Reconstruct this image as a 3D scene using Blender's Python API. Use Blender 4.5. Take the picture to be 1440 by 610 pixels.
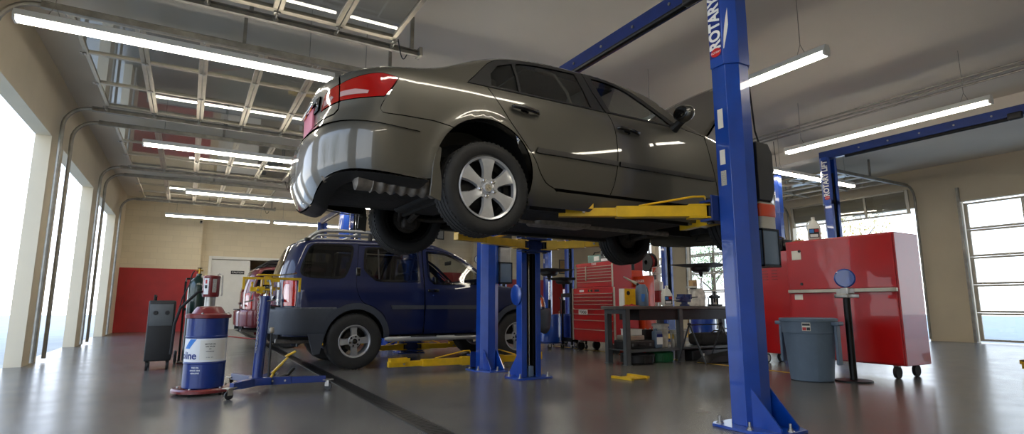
import bpy, bmesh, math, random
from mathutils import Vector, Matrix, Euler
from mathutils.geometry import delaunay_2d_cdt

for o in list(bpy.data.objects): bpy.data.objects.remove(o)
SC = bpy.context.scene
COL = SC.collection
PI = math.pi
rng = random.Random(7)

# ---------------------------------------------------------------- camera
CAM_H, CAM_YAW, CAM_PITCH, CAM_ROLL, CAM_F = 0.898, 1.0458, 0.1567, 0.001, 778.83
def make_camera():
    cd = bpy.data.cameras.new('camera'); co = bpy.data.objects.new('camera', cd); COL.objects.link(co)
    F = Vector((math.cos(CAM_PITCH)*math.cos(CAM_YAW), math.cos(CAM_PITCH)*math.sin(CAM_YAW), math.sin(CAM_PITCH)))
    R = Vector((math.sin(CAM_YAW), -math.cos(CAM_YAW), 0)); U = R.cross(F)
    c, s = math.cos(CAM_ROLL), math.sin(CAM_ROLL)
    R, U = c*R+s*U, -s*R+c*U
    m = Matrix(((R.x, U.x, -F.x, 0), (R.y, U.y, -F.y, 0), (R.z, U.z, -F.z, CAM_H), (0, 0, 0, 1)))
    co.matrix_world = m
    cd.sensor_width = 36; cd.lens = CAM_F*36/1440; cd.clip_start = .05; cd.clip_end = 400
    SC.camera = co
make_camera()

# ---------------------------------------------------------------- view, sky, daylight
SC.view_settings.view_transform = 'Standard'; SC.view_settings.look = 'None'
SC.view_settings.gamma = 1; SC.view_settings.use_curve_mapping = False
SC.view_settings.exposure = 0.12
SKY_STRENGTH = 3.2
TUBE_STRENGTH = 21.0
w = bpy.data.worlds.new('sky'); SC.world = w; w.use_nodes = True
nt = w.node_tree; bg = nt.nodes['Background']
tc = nt.nodes.new('ShaderNodeTexCoord'); sep = nt.nodes.new('ShaderNodeSeparateXYZ')
ramp = nt.nodes.new('ShaderNodeValToRGB')
nt.links.new(tc.outputs['Generated'], sep.inputs[0]); nt.links.new(sep.outputs['Z'], ramp.inputs[0])
ramp.color_ramp.elements[0].position = 0.0; ramp.color_ramp.elements[0].color = (.90, .95, 1.0, 1)
ramp.color_ramp.elements[1].position = .6; ramp.color_ramp.elements[1].color = (.42, .62, 1.0, 1)
nt.links.new(ramp.outputs[0], bg.inputs['Color']); bg.inputs['Strength'].default_value = SKY_STRENGTH

# ---------------------------------------------------------------- materials
def lin(c):
    return tuple((v/12.92 if v <= .04045 else ((v+.055)/1.055)**2.4) for v in [x/255 for x in c])
def mat(name, rgb, rough=.5, metal=0.0, var=.06, scale=6.0, bump=0.0, bscale=40.0, coat=0.0, trans=0.0, emit=None, alpha=1.0, spec=.5, flakes=0):
    m = bpy.data.materials.new(name); m.use_nodes = True
    n = m.node_tree.nodes; l = m.node_tree.links; b = n['Principled BSDF']
    c = lin(rgb); b.inputs['Base Color'].default_value = (*c, 1)
    b.inputs['Roughness'].default_value = rough; b.inputs['Metallic'].default_value = metal
    b.inputs['Specular IOR Level'].default_value = spec
    b.inputs['Coat Weight'].default_value = coat; b.inputs['Coat Roughness'].default_value = .03
    b.inputs['Transmission Weight'].default_value = trans; b.inputs['Alpha'].default_value = alpha
    t = n.new('ShaderNodeTexCoord')
    if var > 0:
        no = n.new('ShaderNodeTexNoise'); no.inputs['Scale'].default_value = scale; no.inputs['Detail'].default_value = 5
        l.new(t.outputs['Object'], no.inputs['Vector'])
        r = n.new('ShaderNodeValToRGB'); l.new(no.outputs['Fac'], r.inputs[0])
        r.color_ramp.elements[0].position = .3; r.color_ramp.elements[1].position = .7
        r.color_ramp.elements[0].color = (*[v*(1-var) for v in c], 1); r.color_ramp.elements[1].color = (*[min(1, v*(1+var)) for v in c], 1)
        l.new(r.outputs[0], b.inputs['Base Color'])
    if bump > 0:
        nb = n.new('ShaderNodeTexNoise'); nb.inputs['Scale'].default_value = bscale; nb.inputs['Detail'].default_value = 4
        l.new(t.outputs['Object'], nb.inputs['Vector'])
        bp = n.new('ShaderNodeBump'); bp.inputs['Strength'].default_value = bump; bp.inputs['Distance'].default_value = .01
        l.new(nb.outputs['Fac'], bp.inputs['Height']); l.new(bp.outputs[0], b.inputs['Normal'])
    if emit:
        b.inputs['Emission Color'].default_value = (*lin(emit[0]), 1); b.inputs['Emission Strength'].default_value = emit[1]
    return m
def glass_mat(name, tint, through=.5, rough=0.0, gloss=1.0, base=.05):
    # thin pane: part of the light goes straight through, tinted, part mirrors by Fresnel
    m = bpy.data.materials.new(name); m.use_nodes = True
    n = m.node_tree.nodes; l = m.node_tree.links
    for x in list(n):
        if x.type == 'BSDF_PRINCIPLED': n.remove(x)
    out = [x for x in n if x.type == 'OUTPUT_MATERIAL'][0]
    tr = n.new('ShaderNodeBsdfTransparent'); tr.inputs[0].default_value = (*[(v/255*through)**.5 for v in tint], 1)
    gl = n.new('ShaderNodeBsdfGlossy'); gl.inputs['Roughness'].default_value = rough; gl.inputs[0].default_value = (gloss, gloss, gloss, 1)
    lw = n.new('ShaderNodeLayerWeight'); lw.inputs['Blend'].default_value = .5
    pw = n.new('ShaderNodeMath'); pw.operation = 'POWER'; pw.inputs[1].default_value = 4.5; l.new(lw.outputs['Facing'], pw.inputs[0])
    fr = n.new('ShaderNodeMath'); fr.operation = 'MULTIPLY_ADD'; fr.inputs[1].default_value = .9; fr.inputs[2].default_value = base; l.new(pw.outputs[0], fr.inputs[0])
    mx = n.new('ShaderNodeMixShader')
    l.new(fr.outputs[0], mx.inputs[0]); l.new(tr.outputs[0], mx.inputs[1]); l.new(gl.outputs[0], mx.inputs[2])
    l.new(mx.outputs[0], out.inputs['Surface'])
    return m
def car_paint(name, rgb, metal=.55, rough=.38):
    m = mat(name, rgb, rough=rough, metal=metal, var=.0, coat=1.0)
    n = m.node_tree.nodes; l = m.node_tree.links; b = n['Principled BSDF']
    vo = n.new('ShaderNodeTexVoronoi'); vo.inputs['Scale'].default_value = 700
    t = n.new('ShaderNodeTexCoord'); l.new(t.outputs['Object'], vo.inputs['Vector'])
    r = n.new('ShaderNodeMapRange'); r.inputs['To Min'].default_value = rough-.08; r.inputs['To Max'].default_value = rough+.1
    l.new(vo.outputs['Color'], r.inputs['Value']); l.new(r.outputs[0], b.inputs['Roughness'])
    return m

M = {}
M['wall'] = mat('cream_wall_paint', (214, 200, 172), .75, var=.04, scale=1.5)
M['wall_white'] = mat('white_door_paint', (222, 220, 212), .5, var=.03)
M['ceiling'] = mat('ceiling_paint', (216, 208, 194), .8, var=.04, scale=.7)
M['steel_white'] = mat('off_white_steel', (206, 198, 180), .35, .1, var=.05)
M['alu'] = mat('anodised_aluminium', (178, 170, 152), .35, .7, var=.08, scale=10)
M['galv'] = mat('galvanised_steel', (165, 162, 155), .38, .85, var=.15, scale=18)
M['rail'] = mat('track_steel', (150, 146, 136), .45, .6, var=.2, scale=9)
M['chrome'] = mat('chrome', (225, 225, 228), .08, 1.0, var=0)
M['silver'] = mat('silver_plastic_paint', (196, 197, 200), .25, .55, var=.04, scale=30, coat=.3)
M['alloy'] = mat('cast_alloy', (165, 166, 168), .35, .6, var=.05, coat=.2)
M['blue'] = mat('blue_enamel', (9, 64, 158), .28, 0.0, var=.12, scale=5, coat=.6)
M['blue2'] = mat('blue_enamel_dark', (8, 44, 114), .35, 0.0, var=.14, scale=7, coat=.4)
M['yellow'] = mat('yellow_enamel', (214, 170, 12), .38, 0.0, var=.14, scale=9, coat=.3)
M['red'] = mat('red_enamel', (172, 10, 12), .3, 0.0, var=.08, scale=3, coat=.35)
M['redflat'] = mat('red_paint', (160, 26, 24), .5, 0.0, var=.1, scale=3)
M['maroon'] = mat('maroon_enamel', (112, 22, 24), .35, 0.0, var=.12, scale=14, coat=.4)
M['orange'] = mat('orange_enamel', (206, 64, 18), .4, 0.0, var=.08, scale=4, coat=.3)
M['black'] = mat('black_plastic', (26, 26, 27), .5, 0.0, var=.15, scale=12)
M['blackgloss'] = mat('black_gloss', (12, 12, 13), .12, 0.0, var=0, coat=.5)
M['blackmetal'] = mat('black_steel', (24, 24, 25), .4, .5, var=.2, scale=14)
M['under'] = mat('underbody_grime', (30, 28, 26), .75, .1, var=.5, scale=9, bump=.5, bscale=22)
M['rubber'] = mat('tyre_rubber', (30, 29, 28), .72, 0.0, var=.18, scale=16, bump=.15, bscale=60)
M['cast'] = mat('cast_iron', (70, 64, 58), .6, .6, var=.3, scale=25, bump=.4, bscale=60)
M['exhaust'] = mat('aged_steel', (140, 132, 122), .55, .6, var=.3, scale=22)
M['greyplastic'] = mat('grey_plastic', (96, 114, 134), .5, 0.0, var=.08, scale=6, bump=.1, bscale=80)
M['gunmetal'] = mat('grey_bench_enamel', (86, 90, 92), .42, .15, var=.15, scale=6)
M['benchtop'] = mat('worn_bench_top', (92, 88, 82), .45, .2, var=.35, scale=5)
M['white'] = mat('white_plastic', (222, 222, 216), .4, 0.0, var=.04, scale=8)
M['dirtywhite'] = mat('scuffed_white_plastic', (196, 192, 180), .5, 0.0, var=.3, scale=12)
M['milky'] = mat('milky_plastic', (190, 186, 176), .35, 0.0, var=.1, scale=6, trans=.25)
M['paper'] = mat('paper', (226, 222, 210), .7, 0.0, var=.03)
M['paperprint'] = mat('printed_paper', (168, 166, 158), .7, 0.0, var=.35, scale=120)
M['green'] = mat('green_enamel', (10, 40, 32), .3, 0.0, var=.1, scale=5, coat=.5)
M['greenplastic'] = mat('green_plastic', (16, 92, 52), .45, 0.0, var=.1)
M['navy'] = mat('navy_plastic', (18, 36, 90), .4, 0.0, var=.1)
M['cloth'] = mat('grey_cloth', (92, 88, 82), .9, 0.0, var=.15, scale=30, bump=.2, bscale=200)
M['cloth_dark'] = mat('charcoal_cloth', (40, 38, 36), .9, 0.0, var=.15, scale=30, bump=.2, bscale=200)
M['tan'] = mat('tan_card', (176, 142, 96), .7, 0.0, var=.12)
M['brick'] = mat('brick_red', (150, 84, 72), .85, 0.0, var=.25, scale=14)
M['leaf'] = mat('autumn_leaves', (196, 176, 104), .7, 0.0, var=.55, scale=4)
M['leafg'] = mat('green_leaves', (150, 168, 112), .7, 0.0, var=.45, scale=4)
M['bark'] = mat('bark', (84, 70, 58), .9, 0.0, var=.3, scale=10)
M['lampred'] = mat('red_lamp_lens', (160, 6, 8), .08, 0.0, var=0, coat=1.0)
M['lampclear'] = mat('clear_lamp_lens', (205, 170, 170), .08, .2, var=0, coat=1.0)
M['lampamber'] = mat('amber_lamp_lens', (214, 90, 16), .1, 0.0, var=0, coat=1.0)
M['decal_blue'] = mat('blue_decal', (18, 44, 120), .3, 0.0, var=.05)
M['decal_white'] = mat('white_decal', (232, 232, 230), .35, 0.0, var=0)
M['decal_red'] = mat('red_decal', (186, 24, 26), .35, 0.0, var=0)
M['decal_ltblue'] = mat('light_blue_decal', (60, 130, 210), .35, 0.0, var=0)
M['decal_black'] = mat('black_decal', (20, 20, 22), .4, 0.0, var=0)
M['tube'] = mat('fluorescent_tube', (255, 250, 238), .4, 0.0, var=0, emit=((255, 247, 232), TUBE_STRENGTH))
M['sonata'] = car_paint('grey_green_car_paint', (82, 79, 71), metal=.45, rough=.40)
M['suvblue'] = car_paint('dark_blue_car_paint', (7, 20, 60), metal=.1, rough=.45)
M['suvblue'].node_tree.nodes['Principled BSDF'].inputs['Specular IOR Level'].default_value = .25
M['suvblue'].node_tree.nodes['Principled BSDF'].inputs['Coat Weight'].default_value = .65
M['suvgrey'] = mat('grey_cladding', (52, 57, 66), .5, 0.0, var=.06, scale=10)
M['burgundy'] = car_paint('burgundy_car_paint', (96, 14, 26), metal=.3, rough=.35)
M['tint'] = glass_mat('tinted_glass', (150, 160, 150), .62)
M['privacy'] = glass_mat('privacy_glass', (110, 120, 115), .1)
M['clearglass'] = glass_mat('clear_glass', (235, 242, 238), .92)
M['doorglass'] = glass_mat('overhead_door_glass', (215, 222, 220), .8)
M['redhose'] = mat('red_hose', (150, 26, 20), .5, 0.0, var=.1)
M['yellowline'] = mat('yellow_floor_paint', (190, 150, 40), .6, 0.0, var=.3, scale=8)
M['teal'] = mat('pale_teal_enamel', (108, 142, 130), .4, 0.0, var=.1)
M['moulding'] = mat('dark_side_moulding', (48, 46, 43), .35, .1, var=0)
M['plate'] = mat('pink_number_plate', (226, 128, 150), .4, 0.0, var=.05)
M['brass'] = mat('brass', (180, 142, 66), .3, .9, var=.05)
M['asphalt'] = mat('pale_concrete_paving', (186, 182, 172), .85, 0.0, var=.08, scale=2)

def floor_material():
    m = mat('polished_shop_concrete', (96, 93, 88), .3, 0.0, var=0, spec=.5)
    n = m.node_tree.nodes; l = m.node_tree.links; b = n['Principled BSDF']
    t = n.new('ShaderNodeTexCoord')
    a = n.new('ShaderNodeTexNoise'); a.inputs['Scale'].default_value = .45; a.inputs['Detail'].default_value = 4; a.inputs['Roughness'].default_value = .5
    c = n.new('ShaderNodeTexNoise'); c.inputs['Scale'].default_value = 3; c.inputs['Detail'].default_value = 3
    l.new(t.outputs['Object'], a.inputs['Vector']); l.new(t.outputs['Object'], c.inputs['Vector'])
    r = n.new('ShaderNodeValToRGB'); l.new(a.outputs['Fac'], r.inputs[0])
    r.color_ramp.elements[0].position = .25; r.color_ramp.elements[0].color = (*lin((88, 86, 82)), 1)
    r.color_ramp.elements[1].position = .75; r.color_ramp.elements[1].color = (*lin((112, 109, 103)), 1)
    mx = n.new('ShaderNodeMix'); mx.data_type = 'RGBA'; mx.blend_type = 'OVERLAY'; mx.inputs[0].default_value = .18
    l.new(r.outputs[0], mx.inputs[6]); l.new(c.outputs['Fac'], mx.inputs[7]); l.new(mx.outputs[2], b.inputs['Base Color'])
    rr = n.new('ShaderNodeMapRange'); rr.inputs['From Min'].default_value = .3; rr.inputs['From Max'].default_value = .7
    rr.inputs['To Min'].default_value = .23; rr.inputs['To Max'].default_value = .27
    l.new(c.outputs['Fac'], rr.inputs['Value']); l.new(rr.outputs[0], b.inputs['Roughness'])
    return m
M['floor'] = floor_material()
def block_material():
    m = mat('painted_block_wall', (216, 202, 172), .7, 0.0, var=0)
    n = m.node_tree.nodes; l = m.node_tree.links; b = n['Principled BSDF']
    t = n.new('ShaderNodeTexCoord'); mp = n.new('ShaderNodeMapping'); mp.inputs['Rotation'].default_value = (PI/2, 0, 0)
    br = n.new('ShaderNodeTexBrick'); br.inputs['Scale'].default_value = 1.0
    br.inputs['Brick Width'].default_value = .4; br.inputs['Row Height'].default_value = .2; br.inputs['Mortar Size'].default_value = .008
    br.inputs['Color1'].default_value = (*lin((216, 202, 172)), 1); br.inputs['Color2'].default_value = (*lin((210, 196, 166)), 1)
    br.inputs['Mortar'].default_value = (*lin((205, 191, 162)), 1)
    l.new(t.outputs['Object'], mp.inputs[0]); l.new(mp.outputs[0], br.inputs['Vector']); l.new(br.outputs['Color'], b.inputs['Base Color'])
    return m
M['block'] = block_material()

# ---------------------------------------------------------------- mesh helpers
def rotm(rx=0, ry=0, rz=0): return Euler((math.radians(rx), math.radians(ry), math.radians(rz))).to_matrix().to_4x4()
def TR(x, y, z, rx=0, ry=0, rz=0): return Matrix.Translation((x, y, z)) @ rotm(rx, ry, rz)
def align(d):
    d = Vector(d).normalized(); return d.to_track_quat('Z', 'Y').to_matrix().to_4x4()
class MB:
    def __init__(s, T=None): s.v = []; s.f = []; s.m = []; s.T = T or Matrix(); s.mi = 0
    def add(s, vs, fs, T=None):
        k = len(s.v); X = s.T @ T if T is not None else s.T
        flip = X.determinant() < 0
        s.v += [X @ Vector(p) for p in vs]
        for f in fs:
            f = [k+i for i in f]; s.f.append(f[::-1] if flip else f); s.m.append(s.mi)
        return s
    def box(s, x0, x1, y0, y1, z0, z1, T=None):
        vs = [(x0,y0,z0),(x1,y0,z0),(x1,y1,z0),(x0,y1,z0),(x0,y0,z1),(x1,y0,z1),(x1,y1,z1),(x0,y1,z1)]
        return s.add(vs, [(3,2,1,0),(4,5,6,7),(0,1,5,4),(1,2,6,5),(2,3,7,6),(3,0,4,7)], T)
    def rbox(s, x0, x1, y0, y1, z0, z1, r=.02, T=None, n=3, axis='z'):
        # box with four rounded edges along axis and softened rims
        pts = []
        for cx_, cy_, a in ((1,1,0),(-1,1,1),(-1,-1,2),(1,-1,3)):
            for i in range(n+1):
                t = (a+i/n)*PI/2; pts.append((cx_, cy_, math.cos(t), math.sin(t)))
        if axis == 'z': A, B, Cc = (x0,x1), (y0,y1), (z0,z1)
        elif axis == 'y': A, B, Cc = (z0,z1), (x0,x1), (y0,y1)
        else: A, B, Cc = (y0,y1), (z0,z1), (x0,x1)
        r = min(r, (A[1]-A[0])/2.01, (B[1]-B[0])/2.01, (Cc[1]-Cc[0])/2.01)
        ac, bc = (A[0]+A[1])/2, (B[0]+B[1])/2; ah, bh = (A[1]-A[0])/2-r, (B[1]-B[0])/2-r
        rings = []
        for h, q in ((Cc[0], .0),(Cc[0]+r*.13, .5),(Cc[0]+r*.5, .87),(Cc[0]+r, 1.0),(Cc[1]-r, 1.0),(Cc[1]-r*.5, .87),(Cc[1]-r*.13, .5),(Cc[1], .0)):
            rings.append([(ac+c*ah+r*q*u, bc+d*bh+r*q*v, h) for c, d, u, v in pts])
        N = len(pts); vs = []; fs = []
        for R_ in rings:
            for a, b, c in R_:
                vs.append((a,b,c) if axis == 'z' else ((b,c,a) if axis == 'y' else (c,a,b)))
        for i in range(len(rings)-1):
            for j in range(N): fs.append((i*N+j, i*N+(j+1)%N, (i+1)*N+(j+1)%N, (i+1)*N+j))
        fs.append(tuple(range(N))[::-1]); fs.append(tuple((len(rings)-1)*N+j for j in range(N)))
        return s.add(vs, fs, T)
    def cyl(s, p0, p1, r0, r1=None, n=20, cap=True, T=None):
        r1 = r0 if r1 is None else r1
        return s.tube([p0, p1], [r0, r1], n, cap, T)
    def tube(s, pts, r, n=10, cap=True, T=None, closed=False):
        pts = [Vector(p) for p in pts]; N = len(pts)
        rs = r if isinstance(r, (list, tuple)) else [r]*N
        vs = []; up = None
        for i in range(N):
            a = pts[(i-1) % N] if (closed or i > 0) else pts[i]; b = pts[(i+1) % N] if (closed or i < N-1) else pts[i]
            t = (b-a).normalized()
            if up is None:
                up = Vector((0,0,1)) if abs(t.z) < .9 else Vector((1,0,0))
            x = up.cross(t)
            if x.length < 1e-5: x = Vector((0,1,0)).cross(t)
            x.normalize(); y = t.cross(x); up = y
            for j in range(n):
                th = 2*PI*j/n; vs.append(pts[i]+(x*math.cos(th)+y*math.sin(th))*rs[i])
        fs = []
        for i in range(N if closed else N-1):
            for j in range(n): fs.append((i*n+j, i*n+(j+1) % n, ((i+1) % N)*n+(j+1) % n, ((i+1) % N)*n+j))
        if cap and not closed:
            fs.append(tuple(range(n))[::-1]); fs.append(tuple((N-1)*n+j for j in range(n)))
        return s.add(vs, fs, T)
    def lathe(s, prof, n=32, T=None, a0=0, a1=2*PI, cap=False):
        full = abs(a1-a0-2*PI) < 1e-6; K = n if full else n+1
        vs = []; fs = []
        for r, z in prof:
            for j in range(K):
                t = a0+(a1-a0)*j/n; vs.append((r*math.cos(t), r*math.sin(t), z))
        P_ = len(prof)
        for i in range(P_-1):
            for j in range(n):
                k = (j+1) % K
                q = (i*K+j, i*K+k, (i+1)*K+k, (i+1)*K+j)
                fs.append(q)
        if cap:
            fs.append(tuple(range(K))[::-1]); fs.append(tuple((P_-1)*K+j for j in range(K)))
        return s.add(vs, fs, T)
    def prism(s, poly, z0, z1, T=None):
        n = len(poly)
        a = sum(poly[i][0]*poly[(i+1) % n][1]-poly[(i+1) % n][0]*poly[i][1] for i in range(n))
        if a < 0: poly = poly[::-1]
        vs = [(x, y, z0) for x, y in poly]+[(x, y, z1) for x, y in poly]
        fs = [tuple(range(n))[::-1], tuple(range(n, 2*n))]+[(i, (i+1) % n, n+(i+1) % n, n+i) for i in range(n)]
        return s.add(vs, fs, T)
    def sphere(s, c, r, n=16, m=10, sx=1, sy=1, sz=1, T=None):
        prof = [(max(r*math.sin(PI*i/m), 1e-4), -r*math.cos(PI*i/m)) for i in range(m+1)]
        X = Matrix.Translation(c) @ Matrix.Diagonal((sx, sy, sz, 1))
        return s.lathe(prof, n, (T @ X) if T is not None else X)
    def build(s, name, mats, parent=None, smooth=35, bevel=0, solid=0, sub=0):
        me = bpy.data.meshes.new(name); me.from_pydata([tuple(v) for v in s.v], [], s.f)
        for m in (mats if isinstance(mats, (list, tuple)) else [mats]): me.materials.append(M[m] if isinstance(m, str) else m)
        for p, i in zip(me.polygons, s.m): p.material_index = i
        if smooth:
            me.polygons.foreach_set('use_smooth', [True]*len(me.polygons)); me.set_sharp_from_angle(angle=math.radians(smooth))
        o = bpy.data.objects.new(name, me); COL.objects.link(o)
        if parent is not None: o.parent = parent
        if bevel:
            b = o.modifiers.new('bevel', 'BEVEL'); b.width = bevel; b.segments = 2; b.limit_method = 'ANGLE'; b.angle_limit = math.radians(40)
            b.harden_normals = True
        if solid:
            b = o.modifiers.new('solid', 'SOLIDIFY'); b.thickness = solid; b.offset = -1
        if sub:
            b = o.modifiers.new('sub', 'SUBSURF'); b.levels = sub; b.render_levels = sub
        me.update(); return o
def tag(o, label, cat, group=None, kind=None):
    o['label'] = label; o['category'] = cat
    if group: o['group'] = group
    if kind: o['kind'] = kind
    return o
def thing(name, label, cat, loc=(0,0,0), rz=0, group=None, scale=1):
    o = bpy.data.objects.new(name, None); COL.objects.link(o); o.empty_display_size = .1
    o.location = loc; o.rotation_euler = (0, 0, math.radians(rz)); o.scale = (scale,)*3
    return tag(o, label, cat, group)
def struct(o): o['kind'] = 'structure'; return o
CH = {}
def copy_tree(o, parent=None):
    c = o.copy(); COL.objects.link(c)
    if parent is not None:
        c.parent = parent
    for ch in [x for x in bpy.data.objects if x.parent == o and x != c]: copy_tree(ch, c)
    return c
def place(src, loc, rz=None, label=None, group=None, cat=None):
    c = copy_tree(src); c.location = loc
    if rz is not None: c.rotation_euler = (0, 0, math.radians(rz))
    if label: c['label'] = label
    if group: c['group'] = group
    if cat: c['category'] = cat
    return c
def text_mesh(name, txt, size, mat_, parent, T, depth=.0012, bold=.0, sx=1.0, shear=0.0, align_x='CENTER', space=1.0):
    cu = bpy.data.curves.new(name, 'FONT'); cu.body = txt; cu.size = size; cu.extrude = depth; cu.offset = bold
    cu.align_x = align_x; cu.align_y = 'CENTER'; cu.shear = shear; cu.space_character = space
    to = bpy.data.objects.new(name, cu); COL.objects.link(to)
    bpy.context.view_layer.update()
    me = bpy.data.meshes.new_from_object(to.evaluated_get(bpy.context.evaluated_depsgraph_get()))
    bpy.data.objects.remove(to); bpy.data.curves.remove(cu)
    me.transform(T @ Matrix.Diagonal((sx, 1, 1, 1))); me.name = name
    me.materials.clear(); me.materials.append(M[mat_])
    o = bpy.data.objects.new(name, me); COL.objects.link(o)
    if parent is not None: o.parent = parent
    return o
def arc(cx, cy, r, a0, a1, n=8):
    return [(cx+r*math.cos(math.radians(a0+(a1-a0)*i/n)), cy+r*math.sin(math.radians(a0+(a1-a0)*i/n))) for i in range(n+1)]
# ================================================================ THE ROOM
XL, XR, YF, YB, CZ = -2.0, 16.5, -3.2, 22.5, 4.45
BAYS = [0.0, 4.42, 8.9, 13.3, 17.75]          # centre line of every bay, along y
DW, DH = 3.5, 3.45                             # door opening
def slab(name, m, *b):
    return struct(MB().box(*b).build(name, m))
slab('floor', 'floor', XL-.2, XR+.2, YF-.2, YB+.2, -.2, 0)
slab('ceiling', 'ceiling', XL-.2, XR+.2, YF-.2, YB+.2, CZ, CZ+.2)
slab('wall_front', 'block', XL-.2, XR+.2, YF-.2, YF, 0, CZ)
# outdoor paving
g = MB().box(-30, XL-.2, -40, 60, -.25, -.02).box(XR+.2, 60, -40, 60, -.25, -.02).build('trim_5', 'asphalt'); struct(g)
def side_wall(name, x0, x1):
    mb = MB(); y = YF
    for c in BAYS:
        mb.box(x0, x1, y, c-DW/2, 0, CZ); mb.box(x0, x1, c-DW/2, c+DW/2, DH, CZ); y = c+DW/2
    mb.box(x0, x1, y, YB, 0, CZ)
    return struct(mb.build(name, 'wall'))
side_wall('wall_left', XL-.2, XL); side_wall('wall_right', XR, XR+.2)
# back wall with the wide opening beside the white door
mb = MB(); O0, O1, OZ = .64, 3.3, 2.5
mb.box(XL-.2, O0, YB, YB+.2, 0, CZ); mb.box(O1, XR+.2, YB, YB+.2, 0, CZ); mb.box(O0, O1, YB, YB+.2, OZ, CZ)
struct(mb.build('wall_back', 'block'))
# pilaster at the corner and pilasters along the back wall
mb = MB().box(XL, .27, YB-.5, YB, 0, CZ); struct(mb.build('trim_1', 'block'))
mb = MB().box(8.9, 9.2, YB-.25, YB, 0, CZ).box(10.9, 11.25, YB-.25, YB, 0, CZ); struct(mb.build('trim_2', 'block'))
# red wainscot band
mb = MB().box(XL, .27, YB-.52, YB-.5, 0, 2.08).box(O1+.12, 8.9, YB-.02, YB, 0, 2.06).box(11.25, XR, YB-.02, YB, 0, 2.06); struct(mb.build('trim_3', 'redflat'))
mb = MB().box(O0-.1, O0, YB-.04, YB+.02, 0, OZ+.1).box(O1, O1+.1, YB-.04, YB+.02, 0, OZ+.1).box(O0, O1, YB-.04, YB+.02, OZ, OZ+.1)
struct(mb.build('trim_4', 'wall_white', bevel=.008))
# door leaf
d = struct(MB().box(O0, 1.9, YB+.05, YB+.10, 0.01, OZ-.01).build('door_1', 'wall_white', bevel=.006))
s = MB().box(1.28, 1.72, YB+.035, YB+.05, 1.98, 2.1).build('sign_plate', 'decal_black', d)
text_mesh('sign_text', 'CAUTION', .085, 'decal_white', s, TR(1.5, YB+.034, 2.04, 90, 0, 0), sx=1.0)
MB().tube([(1.82, YB+.05, 1.0), (1.82, YB-.0, 1.0), (1.74, YB-.0, 1.0)], .012).build('door_handle', 'chrome', d)
# store room behind the opening
mb = MB().box(XL, 6, YB+3.2, YB+3.3, 0, 3.2).box(XL-.1, XL, YB+.2, YB+3.3, 0, 3.2).box(6, 6.1, YB+.2, YB+3.3, 0, 3.2).box(XL, 6, YB+.2, YB+3.2, 3.1, 3.2).box(XL, 6, YB+.2, YB+3.3, -.2, 0)
struct(mb.build('trim_6', 'wall'))
# floor drain channel and yellow bay line
mb = MB(); mb.box(1.56, 1.68, YF, YB, .001, .004)
struct(mb.build('trim_7', 'black'))
mb = MB()
for x in (1.545, 1.685): mb.box(x-.012, x+.012, YF, YB, .001, .007)
y = YF
while y < YB: mb.box(1.565, 1.675, y, y+.025, .004, .006); y += .05
struct(mb.build('trim_8', 'blackmetal'))
MBy = MB()
for a, b in ((4.2, 6.3), (6.6, 10.4), (12, 16)): MBy.box(7.02, 7.10, a, b, .0005, .0025)
struct(MBy.build('trim_9', 'yellowline'))
# conduits under the ceiling (along y) and an air duct rim
mb = MB()
for x in (10.15, 10.35, 10.55): mb.tube([(x, YF, 4.38), (x, YB, 4.38)], .018, 8)
tag(mb.build('ceiling_conduit', 'rail'), 'three dark pipes running side by side under the ceiling above the right-hand lights', 'pipes')
mb = MB().box(11.9, 12.25, YF, YB, 4.15, CZ); struct(mb.build('trim_10', 'ceiling'))

PC = {}
def part_copy(name, fn, m, parent, loc, rz=0, key=None):
    # many equal small parts: one mesh, an object each
    k = key or name
    if k not in PC:
        o = fn().build(name, m, parent); PC[k] = o.data
    else:
        o = bpy.data.objects.new(name, PC[k]); COL.objects.link(o); o.parent = parent
    o.location = loc; o.rotation_euler = (0, 0, math.radians(rz))
    return o
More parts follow.
